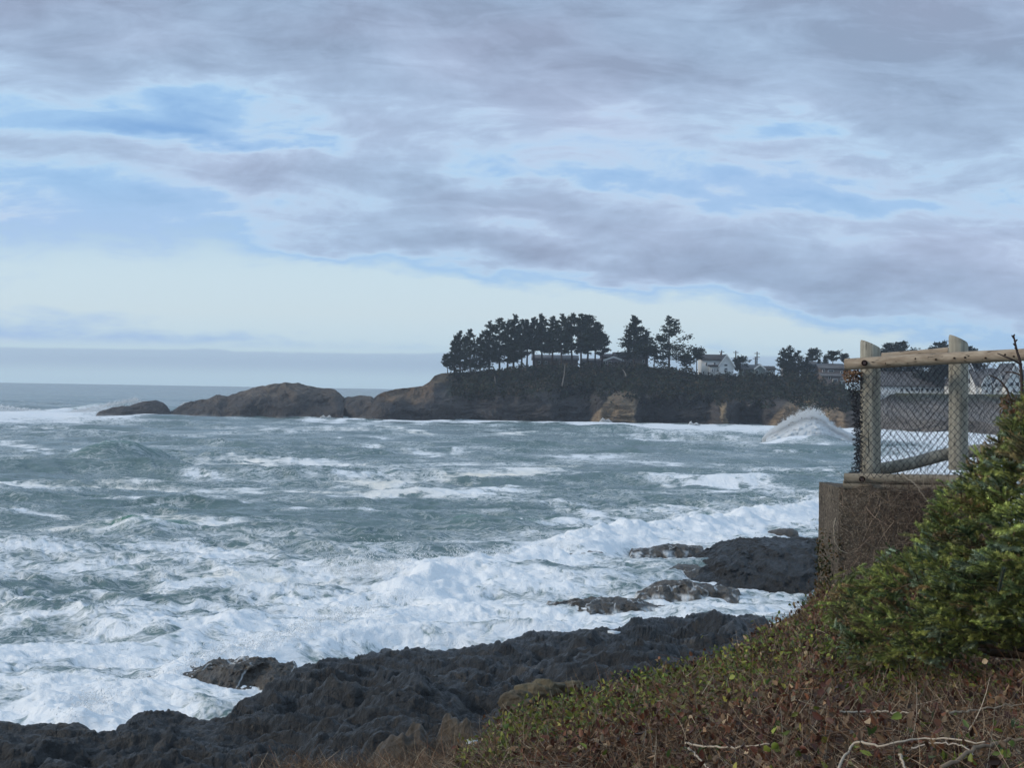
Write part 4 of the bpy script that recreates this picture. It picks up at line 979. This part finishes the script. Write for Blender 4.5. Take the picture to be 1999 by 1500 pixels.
# ------------------------------------------------------------------ trees on the headland
TR = np.random.default_rng(77)
crown_m = leafm('conifer_foliage', .8, .05, .1); trunk_m = mat('conifer_bark', (.045, .036, .030), .9, .1)
def conifer(px, ytip, ybase, wpx, crown0=.35, kind='spruce', lean=0.0, asym=.15, label='', group=None, back=6.0, name='conifer_tree', dense=1.0, shape=None, green=(.026, .036, .022), yfoot=None):
    hz_, Dh = headz(px); Dv = Dh+back; base = P(px, ybase, Dv); tip = P(px+lean, ytip, Dv); h = float(tip[2]-base[2]); W = wpx/F*Dv/2
    root = empty(name, tuple(base)); tag(root, label, 'tree', group)
    axis = tip-base; tb = MB(); tz = np.linspace(0, 1, 12); wob = np.cumsum(TR.normal(0, .006*h, (12, 3)), 0)*np.array([1, 1, 0]); wob -= wob[0]; wob *= (1-tz)[:, None]
    tp = axis[None]*tz[:, None]+wob; tp[0, 2] -= 2.0
    tb.tube(tp, np.linspace(.021*h+.06, .03, 12), 6)
    if yfoot: tb.tube(np.array([tp[1], tp[0]+[TR.normal(0, .4), -1.0, -abs(ybase-yfoot)/F*Dv]]), [.02*h, .03*h], 6)
    nb = int((46 if kind == 'spruce' else 30)*dense); Vs, Fs, Cs = [], [], []; off = 0
    for i in range(nb):
        t_ = crown0+(1-crown0)*(i+TR.uniform(0, 1))/nb; u_ = (t_-crown0)/(1-crown0)
        if kind == 'spruce': prof = (1-u_)**.75*(.55+.45*min(1, u_*4))+.05
        elif kind == 'flat': prof = math.sqrt(max(0, 1-((u_-.45)/.6)**2))*.95+.05
        else: prof = (max(0, 1-u_**1.7))**.75*(.75+.25*min(1, u_*3))+.04
        if shape: prof = float(np.interp(u_, *shape))
        az = TR.uniform(0, 2*math.pi); ln_ = W*prof*TR.uniform(.72, 1.12)*(1+asym*math.cos(az))
        up = (-.18+.62*u_) if kind == 'spruce' else (.1+.5*u_)
        dr = np.array([math.cos(az), math.sin(az), up+TR.normal(0, .08)]); dr /= np.linalg.norm(dr)
        o_ = np.array([np.interp(t_, tz, tp[:, k]) for k in range(3)])
        if u_ > .96: ln_ = max(ln_, .05*h*.5); 
        end = o_+dr*ln_+np.array([0, 0, .10*ln_]); tb.tube(np.array([o_, (o_+end)/2-[0, 0, .05*ln_], end]), [.012*h*(1-u_)*.5+.04, .05, .03], 4, False)
        m_ = int(max(5, ln_*7.5)*dense); s_ = TR.uniform(.18, 1.04, m_)**.8; sz = (.34+.20*TR.random(m_))*(.75+.35*min(1, h/18))
        c_ = o_+(end-o_)*s_[:, None]+np.stack([TR.normal(0, .10*ln_+.10, m_), TR.normal(0, .10*ln_+.10, m_), TR.normal(0, .05*ln_+.10, m_)], -1)
        for r_ in range(3):
            dd_ = unit(dr[None]*.7+TR.normal(0, .55, (m_, 3))*np.array([1, 1, .55])+np.array([0, 0, .05])); sd2 = unit(np.cross(dd_, TR.normal(size=(m_, 3))))*(sz*.34)[:, None]
            tri_ = np.stack([c_-dd_*(sz*.6)[:, None], c_+sd2, c_+dd_*(sz*.95)[:, None], c_-sd2], 1).reshape(-1, 3)
            Vs.append(tri_); Fs.append(np.arange(m_*4).reshape(-1, 4)+off); off += m_*4
            Cs.append(np.repeat(np.array(green)[None]*TR.uniform(.6, 1.5, (m_, 1)), 4, 0))
    mesh('crown', np.concatenate(Vs), np.concatenate(Fs), crown_m, root, False, np.concatenate(Cs))
    tb.build('trunk', trunk_m, root, True)
    return root
ordn = ['first','second','third','fourth','fifth','sixth','seventh','eighth','ninth','tenth','eleventh','twelfth','thirteenth','fourteenth','fifteenth','sixteenth','seventeenth','eighteenth']
ggrp = 'dark conifers of the grove on the headland'
GROVE = [ # px, tip y, base y, width, crown start, kind, lean
 (874,694,729,22,.35,'flat',-3),(886,658,730,34,.10,'round',2),(898,647,729,46,.06,'round',0),(918,645,727,48,.08,'round',0),(937,654,726,44,.08,'round',2),
 (955,629,724,54,.12,'round',2),(975,622,724,56,.14,'round',0),(990,626,723,50,.14,'round',3),(1003,616,722,56,.12,'round',2),(1017,626,721,48,.2,'round',3),
 (1029,625,719,34,.40,'spruce',0),(1043,621,718,48,.32,'round',0),(1057,614,717,54,.30,'spruce',0),(1079,619,716,52,.30,'spruce',0),(1097,614,716,48,.26,'spruce',0),
 (1116,614,715,58,.30,'round',0),(1134,614,715,62,.26,'spruce',0),(1148,615,716,62,.28,'round',-2),(1162,630,716,44,.36,'round',2),(1174,652,716,34,.34,'round',2)]
ordn += ['nineteenth', 'twentieth']
for i, (a_, yt, yb_, w_, c0_, kd, ln) in enumerate(GROVE):
    conifer(a_, yt, yb_-(.0), w_, c0_, kd, ln, .12, f"{'tall ' if yt < 640 else ''}dark conifer in the headland grove, {ordn[i]} from its seaward left end", ggrp, back=TR.uniform(2, 14), dense=1.75 if kd != 'spruce' else 1.6)
conifer(1238, 618, 706, 74, .12, 'spruce', 0, .1, 'broad pointed spruce standing alone right of the grove, before a dark roof', 'lone spruces on the headland', 4, 'spruce_tree', 1.9, ([0, .12, .45, .8, 1], [.75, 1.0, .72, .34, .06]))
conifer(1262, 645, 706, 40, .15, 'spruce', 0, .3, 'lower spruce leaning out on the right flank of the broad pointed one', 'lone spruces on the headland', 5, 'spruce_tree', 1.3)
conifer(1306, 617, 712, 82, .06, 'spruce', 0, .25, 'tallest open layered spruce with sky showing between its limbs, left of the white house', 'lone spruces on the headland', 3, 'spruce_tree', 1.35, ([0, .15, .5, .75, 1], [.8, 1.0, .8, .42, .06]))
conifer(1277, 668, 712, 30, .1, 'round', 0, 0, 'small dark tree in the gap between the two big spruces', 'lone spruces on the headland', 4)
conifer(1360, 684, 722, 30, .55, 'flat', 0, .1, 'small flat topped wind shaped pine just left of the white house', None, 6, 'pine_tree', 1.3)
conifer(1340, 692, 722, 34, .2, 'round', 0, .1, 'dark bushy tree below the layered spruce', None, 4, 'bushy_tree', 1.4)
conifer(1446, 701, 728, 32, .2, 'flat', 0, .1, 'low dark tree between the white house and the utility poles', None, 14, 'bushy_tree', 1.4)
for (a_, yt, yb_, w_, c0_, kd, lb) in [
 (1530,681,742,38,.15,'round','dark bushy tree, left one of the tall clump right of the pale cottages'),
 (1541,676,742,40,.15,'spruce','pointed dark tree rising in the middle of the tall clump by the pale cottages'),
 (1558,686,745,42,.12,'round','round dark tree on the right side of the tall clump by the pale cottages'),
 (1575,700,750,36,.15,'round','low dark tree sloping down from the right of the tall clump'),
 (1587,685,730,26,.55,'flat','small umbrella shaped pine on a bare trunk right of the tall clump'),
 (1599,702,722,9,.1,'spruce','tiny cone shaped tree right of the umbrella pine'),
 (1611,696,722,13,.15,'round','narrow dark shrubby tree above the brown house'),
 (1626,689,722,26,.50,'flat','open topped pine above the brown house'),
 (1649,694,722,20,.45,'flat','rounded pine just left of the fence corner')]:
    conifer(a_, yt, yb_, w_, c0_, kd, 0, .1, lb, 'trees along the far village', 16 if yb_ < 735 else 6, 'village_tree', 1.4, green=(.030, .036, .024))
for (a_, yt, w_, lb) in [(1734,672,34,'pointed spruce top above the fence rail, left of the two beside each other'),(1758,670,46,'wider spruce top above the fence rail, close right of its pointed neighbour'),
                     (1822,679,34,'smaller spruce top above the fence rail left of the second post'),(1840,669,44,'spruce top with spreading limbs just left of the second fence post'),(1892,679,40,'spruce limbs showing just right of the second fence post')]:
    conifer(a_, yt, 745, w_*2.7, .05, 'spruce', 0, 0, lb, 'spruces behind the fence', 14, 'spruce_tree', 1.7, green=(.030, .036, .026))
# scrub over the bank
def scrub(name, n, cond, size, hgt, cs, seed):
    iy = TR.integers(0, AX.shape[0]-nv2, n*3); ix = TR.integers(0, AX.shape[1], n*3); m = cond(AP[iy, ix], AV[iy, ix], n3[iy, ix], AZ[iy, ix]) > TR.random(n*3); iy, ix = iy[m][:n], ix[m][:n]
    c_ = np.stack([AX[iy, ix], AD[iy, ix], AZ[iy, ix]], -1); c_ += TR.normal(0, .4, c_.shape); cl_ = np.clip(fbm(c_[:, 0]/6, c_[:, 2]/4+c_[:, 1]/9, 3, seed)+.35, 0, 1.3)
    c_[:, 2] += hgt*cl_*TR.random(len(c_)); c_[:, 1] -= .8*cl_*TR.random(len(c_)); k_ = len(c_); sz = size*TR.uniform(.5, 1.3, k_)
    d1 = unit(TR.normal(size=(k_, 3)))*sz[:, None]; d2 = unit(np.cross(d1, TR.normal(size=(k_, 3))))*(sz*.5)[:, None]
    cc = np.array(cs)[TR.integers(0, len(cs), k_)]*TR.uniform(.6, 1.4, (k_, 1))*(.7+.5*cl_[:, None])
    o = mesh(name, np.stack([c_-d1, c_-d2, c_+d1, c_+d2], 1).reshape(-1, 3), np.arange(k_*4).reshape(-1, 4), crown_m, None, False, np.repeat(cc, 4, 0)); tag(o, kind='stuff')
scrub('headland_scrub', 46000, lambda p_, v_, n_, z_: ss(868, 905, p_)*ss(1700, 1640, p_)*ss(.44+.0*v_, .62, v_+.16*n_)*.9, .55, 2.4, [(.022, .028, .016), (.034, .034, .020), (.028, .036, .02), (.05, .038, .024)], 731)
scrub('hanging_brush', 9000, lambda p_, v_, n_, z_: ss(1540, 1570, p_)*ss(1640, 1600, p_)*ss(.30, .5, v_+.16*n_)+ss(1200, 1240, p_)*ss(1330, 1300, p_)*ss(.36, .5, v_+.16*n_), .5, 2.0, [(.030, .038, .018), (.05, .045, .025)], 733)
# pale dead snags leaning on the bank
snag_m = mat('snag_wood', (.16, .14, .12), .9)
for (x0_, y0_, x1_, y1_, lb) in [(965,760,966,735,'thin upright pale snag low on the bank below the grove'),(1007,762,1013,740,'leaning pale snag on the bank below the grove'),(1097,755,1103,712,'long pale trunk slanting down the bank under the right of the grove'),
                         (1238,768,1252,742,'pale snag leaning right above the tan cliff face'),(1222,735,1216,722,'short pale snag below the brown gabled house')]:
    hz_, Dh = headz(x0_); a_ = P(x0_, y0_, Dh-12); b_ = P(x1_, y1_, Dh-7); o = MB().tube(np.array([0*a_, (b_-a_)*.5+[.2, 0, 0], b_-a_]), [.26, .2, .12], 6).build('dead_snag', snag_m, None, True)
    o.location = a_; tag(o, lb, 'dead tree', 'dead snags on the bank')

# ------------------------------------------------------------------ houses of the village
glass = mat('window_glass', (.03, .035, .04), .15, .6); white = mat('white_trim', (.75, .75, .73), .6)
M_ = dict(white=mat('white_siding', (.70, .70, .68), .7, noise=(.8, .10)), brown=mat('brown_siding', (.16, .125, .11), .8, noise=(.8, .2)), mauve=mat('mauve_siding', (.20, .17, .18), .8, noise=(.8, .15)),
          green=mat('pale_green_siding', (.24, .27, .25), .8, noise=(.8, .15)), grey=mat('grey_siding', (.26, .26, .27), .8, noise=(.8, .15)), dark=mat('dark_shingles', (.055, .05, .05), .9, noise=(1.5, .3)), mid=mat('grey_shingles', (.13, .125, .125), .9, noise=(1.5, .3)))
def house(name, label, Dback, wings, windows, wallm, roofm, cat='house', extras=(), ybase_ext=0, group=None):
    """wings: (px0, px1, y_base, y_eave, y_ridge, axis, front offset m, depth m); windows: (px, py, w_px, h_px, wing)"""
    pxm = (wings[0][0]+wings[0][1])/2; hz_, Dh = headz(pxm); Dv = Dh+Dback; o0 = P(pxm, wings[0][2], Dv); root = empty(name, tuple(o0)); tag(root, label, cat, group)
    wm_, rm_ = MB(), []
    for (a0, a1, yb_, ye, yr, ax_, fo, dp) in wings:
        D1 = Dv+fo; x0 = P(a0, yb_, D1)[0]-o0[0]; x1 = P(a1, yb_, D1)[0]-o0[0]; pm = (a0+a1)/2; zb = P(pm, yb_, D1)[2]-o0[2]-2.5; ze = P(pm, ye, D1)[2]-o0[2]; zr = P(pm, yr, D1)[2]-o0[2]; y0 = fo; y1 = fo+dp
        if ax_ == 'y':
            xm = (x0+x1)/2; wm_.prism([(x0, zb), (x1, zb), (x1, ze), (xm, zr), (x0, ze)], y0, y1); sl = (zr-ze)/(xm-x0); ov = .45
            r_ = MB().prism([(x0-ov, ze-ov*sl+.05), (xm, zr+.05), (xm, zr+.40), (x0-ov, ze-ov*sl+.35)], y0-.5, y1+.4).prism([(xm, zr+.05), (x1+ov, ze-ov*sl+.05), (x1+ov, ze-ov*sl+.35), (xm, zr+.40)], y0-.5, y1+.4); r_.build('roof', roofm, root)
            tr = MB().prism([(x0-ov, ze-ov*sl-.2), (xm, zr-.2), (xm, zr+.42), (x0-ov, ze-ov*sl+.38)], y0-.62, y0-.5).prism([(xm, zr-.2), (x1+ov, ze-ov*sl-.2), (x1+ov, ze-ov*sl+.38), (xm, zr+.42)], y0-.62, y0-.5); tr.build('gable_trim', white if wallm in (M_['white'], M_['green'], M_['mauve']) else roofm, root)
        else:
            ym = (y0+y1)/2
            def px_(poly, xa, xb, mb_):
                q0 = MB().prism(poly, xa, xb); Vv = np.concatenate(q0.V)[:, [1, 0, 2]]; mb_.add(Vv, np.concatenate(q0.F[4])) if True else None
                for f_ in q0.F[3]: mb_.F[3].append(f_+mb_.n-len(Vv))
                return mb_
            px_([(y0, zb), (y1, zb), (y1, ze), (ym, zr), (y0, ze)], x0, x1, wm_); sl = (zr-ze)/(ym-y0); ov = .5
            r_ = MB(); px_([(y0-ov, ze-ov*sl+.05), (ym, zr+.05), (ym, zr+.4), (y0-ov, ze-ov*sl+.35)], x0-.4, x1+.4, r_); px_([(ym, zr+.05), (y1+ov, ze-ov*sl+.05), (y1+ov, ze-ov*sl+.35), (ym, zr+.4)], x0-.4, x1+.4, r_); r_.build('roof', roofm, root)
    wm_.build('wall', wallm, root)
    for (wx, wy, ww, wh, wi) in windows:
        D1 = Dv+wings[wi][6]; c_ = P(wx, wy, D1)-o0; hw, hh = ww/F*D1/2, wh/F*D1/2; y_ = wings[wi][6]
        fr = MB().box((c_[0]-hw-.12, y_-.08, c_[2]-hh-.12), (c_[0]+hw+.12, y_-.003, c_[2]+hh+.12)).build('window', white, root); MB().box((c_[0]-hw, y_-.12, c_[2]-hh), (c_[0]+hw, y_-.083, c_[2]+hh)).build('pane', glass, fr)
    for (kd, a0, a1, ya, yb2, fo, dp) in extras:
        D1 = Dv+fo; p0 = P(a0, yb2, D1)-o0; p1 = P(a1, ya, D1)-o0
        if kd == 'deck':
            m_ = MB().box((p0[0], fo-dp, p1[2]-.25), (p1[0], fo-.003, p1[2]))
            for k_ in np.linspace(p0[0]+.1, p1[0]-.1, 5): m_.box((k_-.10, fo-dp+.02, p0[2]), (k_+.10, fo-dp+.22, p1[2]-.25))
            for k_ in np.linspace(p0[0]+.05, p1[0]-.05, 12): m_.box((k_-.05, fo-dp+.02, p1[2]), (k_+.05, fo-dp+.1, p1[2]+.9))
            m_.box((p0[0], fo-dp, p1[2]+.9), (p1[0], fo-dp+.14, p1[2]+1.05)); m_.build('deck', white, root)
        else: MB().box((p0[0], fo, p0[2]), (p1[0], fo+dp, p1[2])).build(kd, wallm if kd != 'chimney' else M_['brown'], root)
    return root
house('white_house', 'large white house with steep front gable and dark roof on the headland', 10, [(1369,1410,722,703,694,'x',2,9),(1404,1432,731,713,694,'y',0,10),(1385,1408,731,716,713,'x',1,4)],
      [(1379,711,2.4,6,0),(1395,711,3.2,6,0),(1417,713,5.5,3.4,1),(1417,722,5.5,6,1),(1391,723,1.8,5,2),(1395.5,723,1.8,5,2),(1400,723,1.8,5,2)], M_['white'], M_['dark'], extras=[('deck',1384,1424,728.5,732,0,2.0),('chimney',1406.5,1409.5,689,697,5,1.2)])
house('gabled_house', 'brown mauve house with low gable half hidden at the right end of the grove', 8, [(1180,1215,722,704,698,'y',0,10),(1176,1232,722,700,693,'x',5,9)], [(1184,708,2.4,5,0),(1191,708,4,4,0)], M_['mauve'], M_['dark'])
house('brown_house', 'long low brown house seen through the trunks of the grove', 16, [(1040,1128,722,703,695,'x',0,9)], [(1053,708,3,5,0),(1066,708,3,5,0),(1094,708,4,4,0)], M_['brown'], M_['mid'])
house('shed_house', 'pinkish low building between trunks at the right end of the grove', 18, [(1138,1176,722,706,702,'x',0,8)], [(1150,711,3,4,0)], M_['mauve'], M_['mid'])
house('dark_roofed_house', 'house with long dark flat roof behind the two lone spruces', 14, [(1200,1265,720,699,690,'x',0,11)], [(1232,706,3,5,0),(1256,706,3,5,0)], M_['brown'], M_['dark'])
house('green_cottage', 'small pale green cottage right of the white house', 14, [(1449,1476,736,721,714,'x',0,8),(1474,1492,736,720,713,'y',-2,8)], [(1456,723,7,3.5,0),(1478,727,4,7,1)], M_['green'], M_['mid'])
house('white_cottage', 'little white cottage with low dark roof against the tall tree clump', 16, [(1494,1513,734,722,717,'x',0,7)], [(1500,726,2,4,0),(1506,726,2,4,0)], M_['white'], M_['dark'], extras=[('deck',1498,1511,732,735,0,1.5)])
house('grey_house', 'grey house peeping between dark trees right of the white cottage', 10, [(1533,1560,730,718,711,'x',0,8)], [(1541,722,3,3,0),(1552,722,3,3,0)], M_['grey'], M_['mid'])
house('brown_two_storey_house', 'wide brown two storey house stepping down beside the fence corner', 12, [(1600,1650,752,720,712,'x',0,10),(1604,1640,758,735,731,'x',-4,6)], [(1608,724,3,5,0),(1622,725,10,3,0),(1643,727,4,3,0),(1619,738,3,5,1),(1630,744,8,6,1)], M_['brown'], M_['mid'],
      extras=[('deck',1632,1662,744,757,-1,2.5)])
house('roofed_house', 'tan roofed house among trees left of the brown two storey house', 10, [(1574,1596,730,716,708,'x',0,8)], [(1580,721,3,3,0)], M_['grey'], M_['mid'])
house('long_motel', 'long dark roofed building with a white deck front, seen through the fence mesh', 8, [(1715,1848,772,754,728,'x',0,14)], [(1760+10*k_, 761, 4.5, 5, 0) for k_ in range(8)], M_['white'], M_['mid'], 'building')
house('steep_gabled_house', 'white house with steep gable and grey roof, seen just right of the second fence post', 6, [(1868,1912,772,748,706,'y',0,12)], [(1882,745,6,8,0),(1894,745,6,8,0),(1888,762,5,5,0)], M_['white'], M_['mid'])
house('gabled_inn', 'white gabled inn with row of windows behind the fence at the right', 8, [(1905,1962,772,752,722,'x',0,12),(1916,1936,772,750,728,'y',-1.5,6),(1940,1958,772,750,730,'y',-1.5,6)], [(1921,752,5,5,1),(1930,752,5,5,1),(1944,752,4,5,2),(1953,752,4,5,2),(1915,764,4,4,0),(1926,764,4,4,1),(1948,764,4,4,2)], M_['white'], M_['mid'])
house('right_edge_house', 'white gabled house farthest right, partly behind the bare twig', 9, [(1964,1996,772,748,712,'y',0,12),(1990,2030,772,750,724,'x',2,12)], [(1975,750,6,6,0),(1986,750,6,6,0),(1980,764,5,5,0)], M_['white'], M_['mid'])
def pole(px, yt, yb_, label, arms=1, back=20):
    hz_, Dh = headz(px); Dv = Dh+back; a_ = P(px, yb_, Dv); b_ = P(px, yt, Dv); h = b_[2]-a_[2]; root = empty('utility_pole', tuple(a_)); tag(root, label, 'utility pole', 'utility poles above the village')
    pm = mat('pole_wood', (.07, .06, .055), .9) if 'pole_wood' not in bpy.data.materials else bpy.data.materials['pole_wood']
    MB().tube(np.array([[0, 0, -2], [0, 0, h]]), [.26, .18], 7).build('pole', pm, root)
    for k_ in range(arms): MB().box((-.9, -.30, h-.7-k_*1.2), (.9, -.17, h-.5-k_*1.2)).build('crossarm', pm, root)
pole(1436, 685, 712, 'thin utility pole with one crossarm just right of the white house'); pole(1477.5, 687, 714, 'taller double crossarm utility pole above the green cottage', 2); pole(1474.5, 697, 714, 'short utility pole close left of the double crossarm one', 1)
pole(1408.5, 684, 700, 'utility pole showing above the ridge of the white house', 1, 30)

# ------------------------------------------------------------------ spray
foam_m = bpy.data.materials.new('white_spray'); foam_m.use_nodes = True; t = NT(foam_m.node_tree); b = foam_m.node_tree.nodes['Principled BSDF']
b.inputs['Base Color'].default_value = (.96, .97, .97, 1); b.inputs['Roughness'].default_value = .9; b.inputs['Specular IOR Level'].default_value = .1
tr = t.node('ShaderNodeBsdfTranslucent'); tr.inputs[0].default_value = (.96, .97, .97, 1); mx = t.node('ShaderNodeMixShader'); mx.inputs[0].default_value = .45
t.l.new(b.outputs[0], mx.inputs[1]); t.l.new(tr.outputs[0], mx.inputs[2]); t.l.new(mx.outputs[0], foam_m.node_tree.nodes['Material Output'].inputs[0])
TET = np.array([(1, 1, 1), (1, -1, -1), (-1, 1, -1), (-1, -1, 1)])/1.7; TF = np.array([(0, 1, 2), (0, 3, 1), (0, 2, 3), (1, 3, 2)])
def drops(name, pts, size, label=None, cat=None, kind=None, origin=None):
    k_ = len(pts); o0 = np.array(origin) if origin is not None else pts.mean(0); sz = size*TR.uniform(.5, 1.4, (k_, 1, 1)); sgn = TR.choice([-1, 1], (k_, 1, 3))
    Vv = (pts-o0)[:, None]+TET[None]*sz*sgn; o = mesh(name, Vv.reshape(-1, 3), (np.arange(k_)[:, None, None]*4+TF[None]).reshape(-1, 3), foam_m); o.location = o0; return tag(o, label, cat, None, kind)
def burst(prof, ybase, Dv, depth, n, size, name, label, seed, soft=.06, core=None):
    """a plume filling the outline prof (top edge) above ybase: thick below, ragged above"""
    x = TR.uniform(prof[0][0], prof[-1][0], n); yt = interp(x, prof)+4*fbm(x/9, 0*x, 3, seed)*.45; u_ = np.where(TR.random(n) < .6, TR.beta(1.3, 1.0, n)*.95, .85+np.abs(TR.normal(0, .11, n)))
    yb_ = ybase; y = yb_+(yt-yb_)*(u_*(1+soft*np.abs(TR.normal(0, 1, n)))); dd_ = Dv+depth*TR.normal(0, .33, n)
    keep = (.45*fbm(x/7, y/6, 3, seed+2)+.95-.55*u_) > TR.uniform(0, 1, n)
    o = drops(name, P(x, y, dd_)[keep], size, label, 'spray')
    if core:                                 # the solid white heart of the plume
        xs = np.linspace(core[0][0], core[-1][0], 130); yt = interp(xs, core); v_ = np.linspace(-1, 1, 60)[:, None]; D_ = Dv+v_*depth*1.1+0*xs[None]
        X_ = (xs-999.5)/F*D_; dt_ = ray(xs, yt); zt = (CAMZ+dt_[:, 2]/dt_[:, 1]*Dv)[None]; Z_ = -1+(zt+1)*np.clip(1-v_**2, 0, 1)**.5
        k_ = billow(X_/2.4, Z_/2.0+D_/4, 5, seed+9, .6); Z_ = Z_*(1-.14*k_)+.3*k_; Y_ = D_-2.2*k_*np.sqrt(np.clip(1-v_**2, 0, 1))
        o2 = mesh('plume_core', (np.stack([X_, Y_, Z_], -1)-np.array(o.location)).reshape(-1, 3), gridF(60, 130), foam_m, o, True)
    return o
Db_ = float(G(1585, 866)[1])
burst([(1488,858),(1500,846),(1520,834),(1540,822),(1557,814),(1572,808),(1590,807),(1605,813),(1616,824),(1632,836),(1640,840),(1655,848),(1672,858),(1690,866)], 866, Db_+6, 9, 260000, .055, 'wave_burst', 'tall white burst of spray exploding against the cliff near the fence corner', 801, core=[(1496,852),(1516,843),(1538,833),(1556,824),(1572,817),(1590,817),(1606,825),(1620,836),(1634,846),(1650,853),(1668,862),(1685,869)])
Dl = float(G(60, 806)[1])
burst([(-40,800),(0,793),(60,800),(120,806),(180,796),(230,786),(262,779),(285,787),(310,796),(345,806)], 812, Dl+8, 8, 70000, .07, 'wave_burst', 'low white surge of spray breaking over the farthest left rock', 805)
burst([(335,808),(345,798),(358,789),(372,787),(392,800)], 806, Dl+30, 5, 16000, .07, 'wave_burst', 'small spray burst in the gap behind the two left rocks', 809)
for (x0_, x1_, yt, yb_, lb) in [(1168,1196,817,826,'tiny double splash at the foot of the tan cliff face'),(1340,1368,824,832,'small splash at the cliff foot below the white house'),(620,655,811,818,'little splash at the right foot of the humped rock')]:
    burst([(x0_, yb_), ((2*x0_+x1_)/3, yt), ((x0_+x1_)/2, (yt+yb_)/2), ((x0_+2*x1_)/3, yt+2), (x1_, yb_)], yb_+1, float(G((x0_+x1_)/2, yb_)[1])-2, 2, 9000, .06, 'wave_burst', lb, 811+x0_)
# drops thrown up along the near rollers
def crest_spray(pp, n, hgt, size, seed, spread=1.0):
    q_ = np.array(gl(pp)); t_ = TR.uniform(0, len(q_)-1, n); i = np.clip(t_.astype(int), 0, len(q_)-2); f = (t_-i)[:, None]; c_ = q_[i]*(1-f)+q_[i+1]*f
    a_ = ss(-.1, .5, fbm(t_*2.3, 0*t_, 3, seed)); keep = TR.random(n) < .25+.75*a_; c_, a_ = c_[keep], a_[keep]; k_ = len(c_)
    z = .5+hgt*(.3+a_)*TR.beta(1.0, 3.2, k_); fan = fbm(c_[:, 0]*3, z*2, 2, seed+2)
    return np.stack([c_[:, 0]+TR.normal(0, .35, k_)+.3*fan, c_[:, 1]+TR.normal(0, spread, k_), z], -1)
pt = np.concatenate([crest_spray([(1600,1000),(1450,1016),(1330,1042),(1240,1046),(1150,1062),(1050,1090)], 6000, 1.1, .035, 5),
                     crest_spray([(1000,1100),(900,1112),(820,1120),(740,1130),(690,1140),(620,1130)], 11000, 2.0, .035, 9, .8),
                     crest_spray([(800,1175),(700,1222),(610,1245),(520,1282),(430,1300),(350,1335),(300,1372),(150,1420)], 8000, .7, .03, 13)])
drops('sea_spray', pt, .030, kind='stuff')
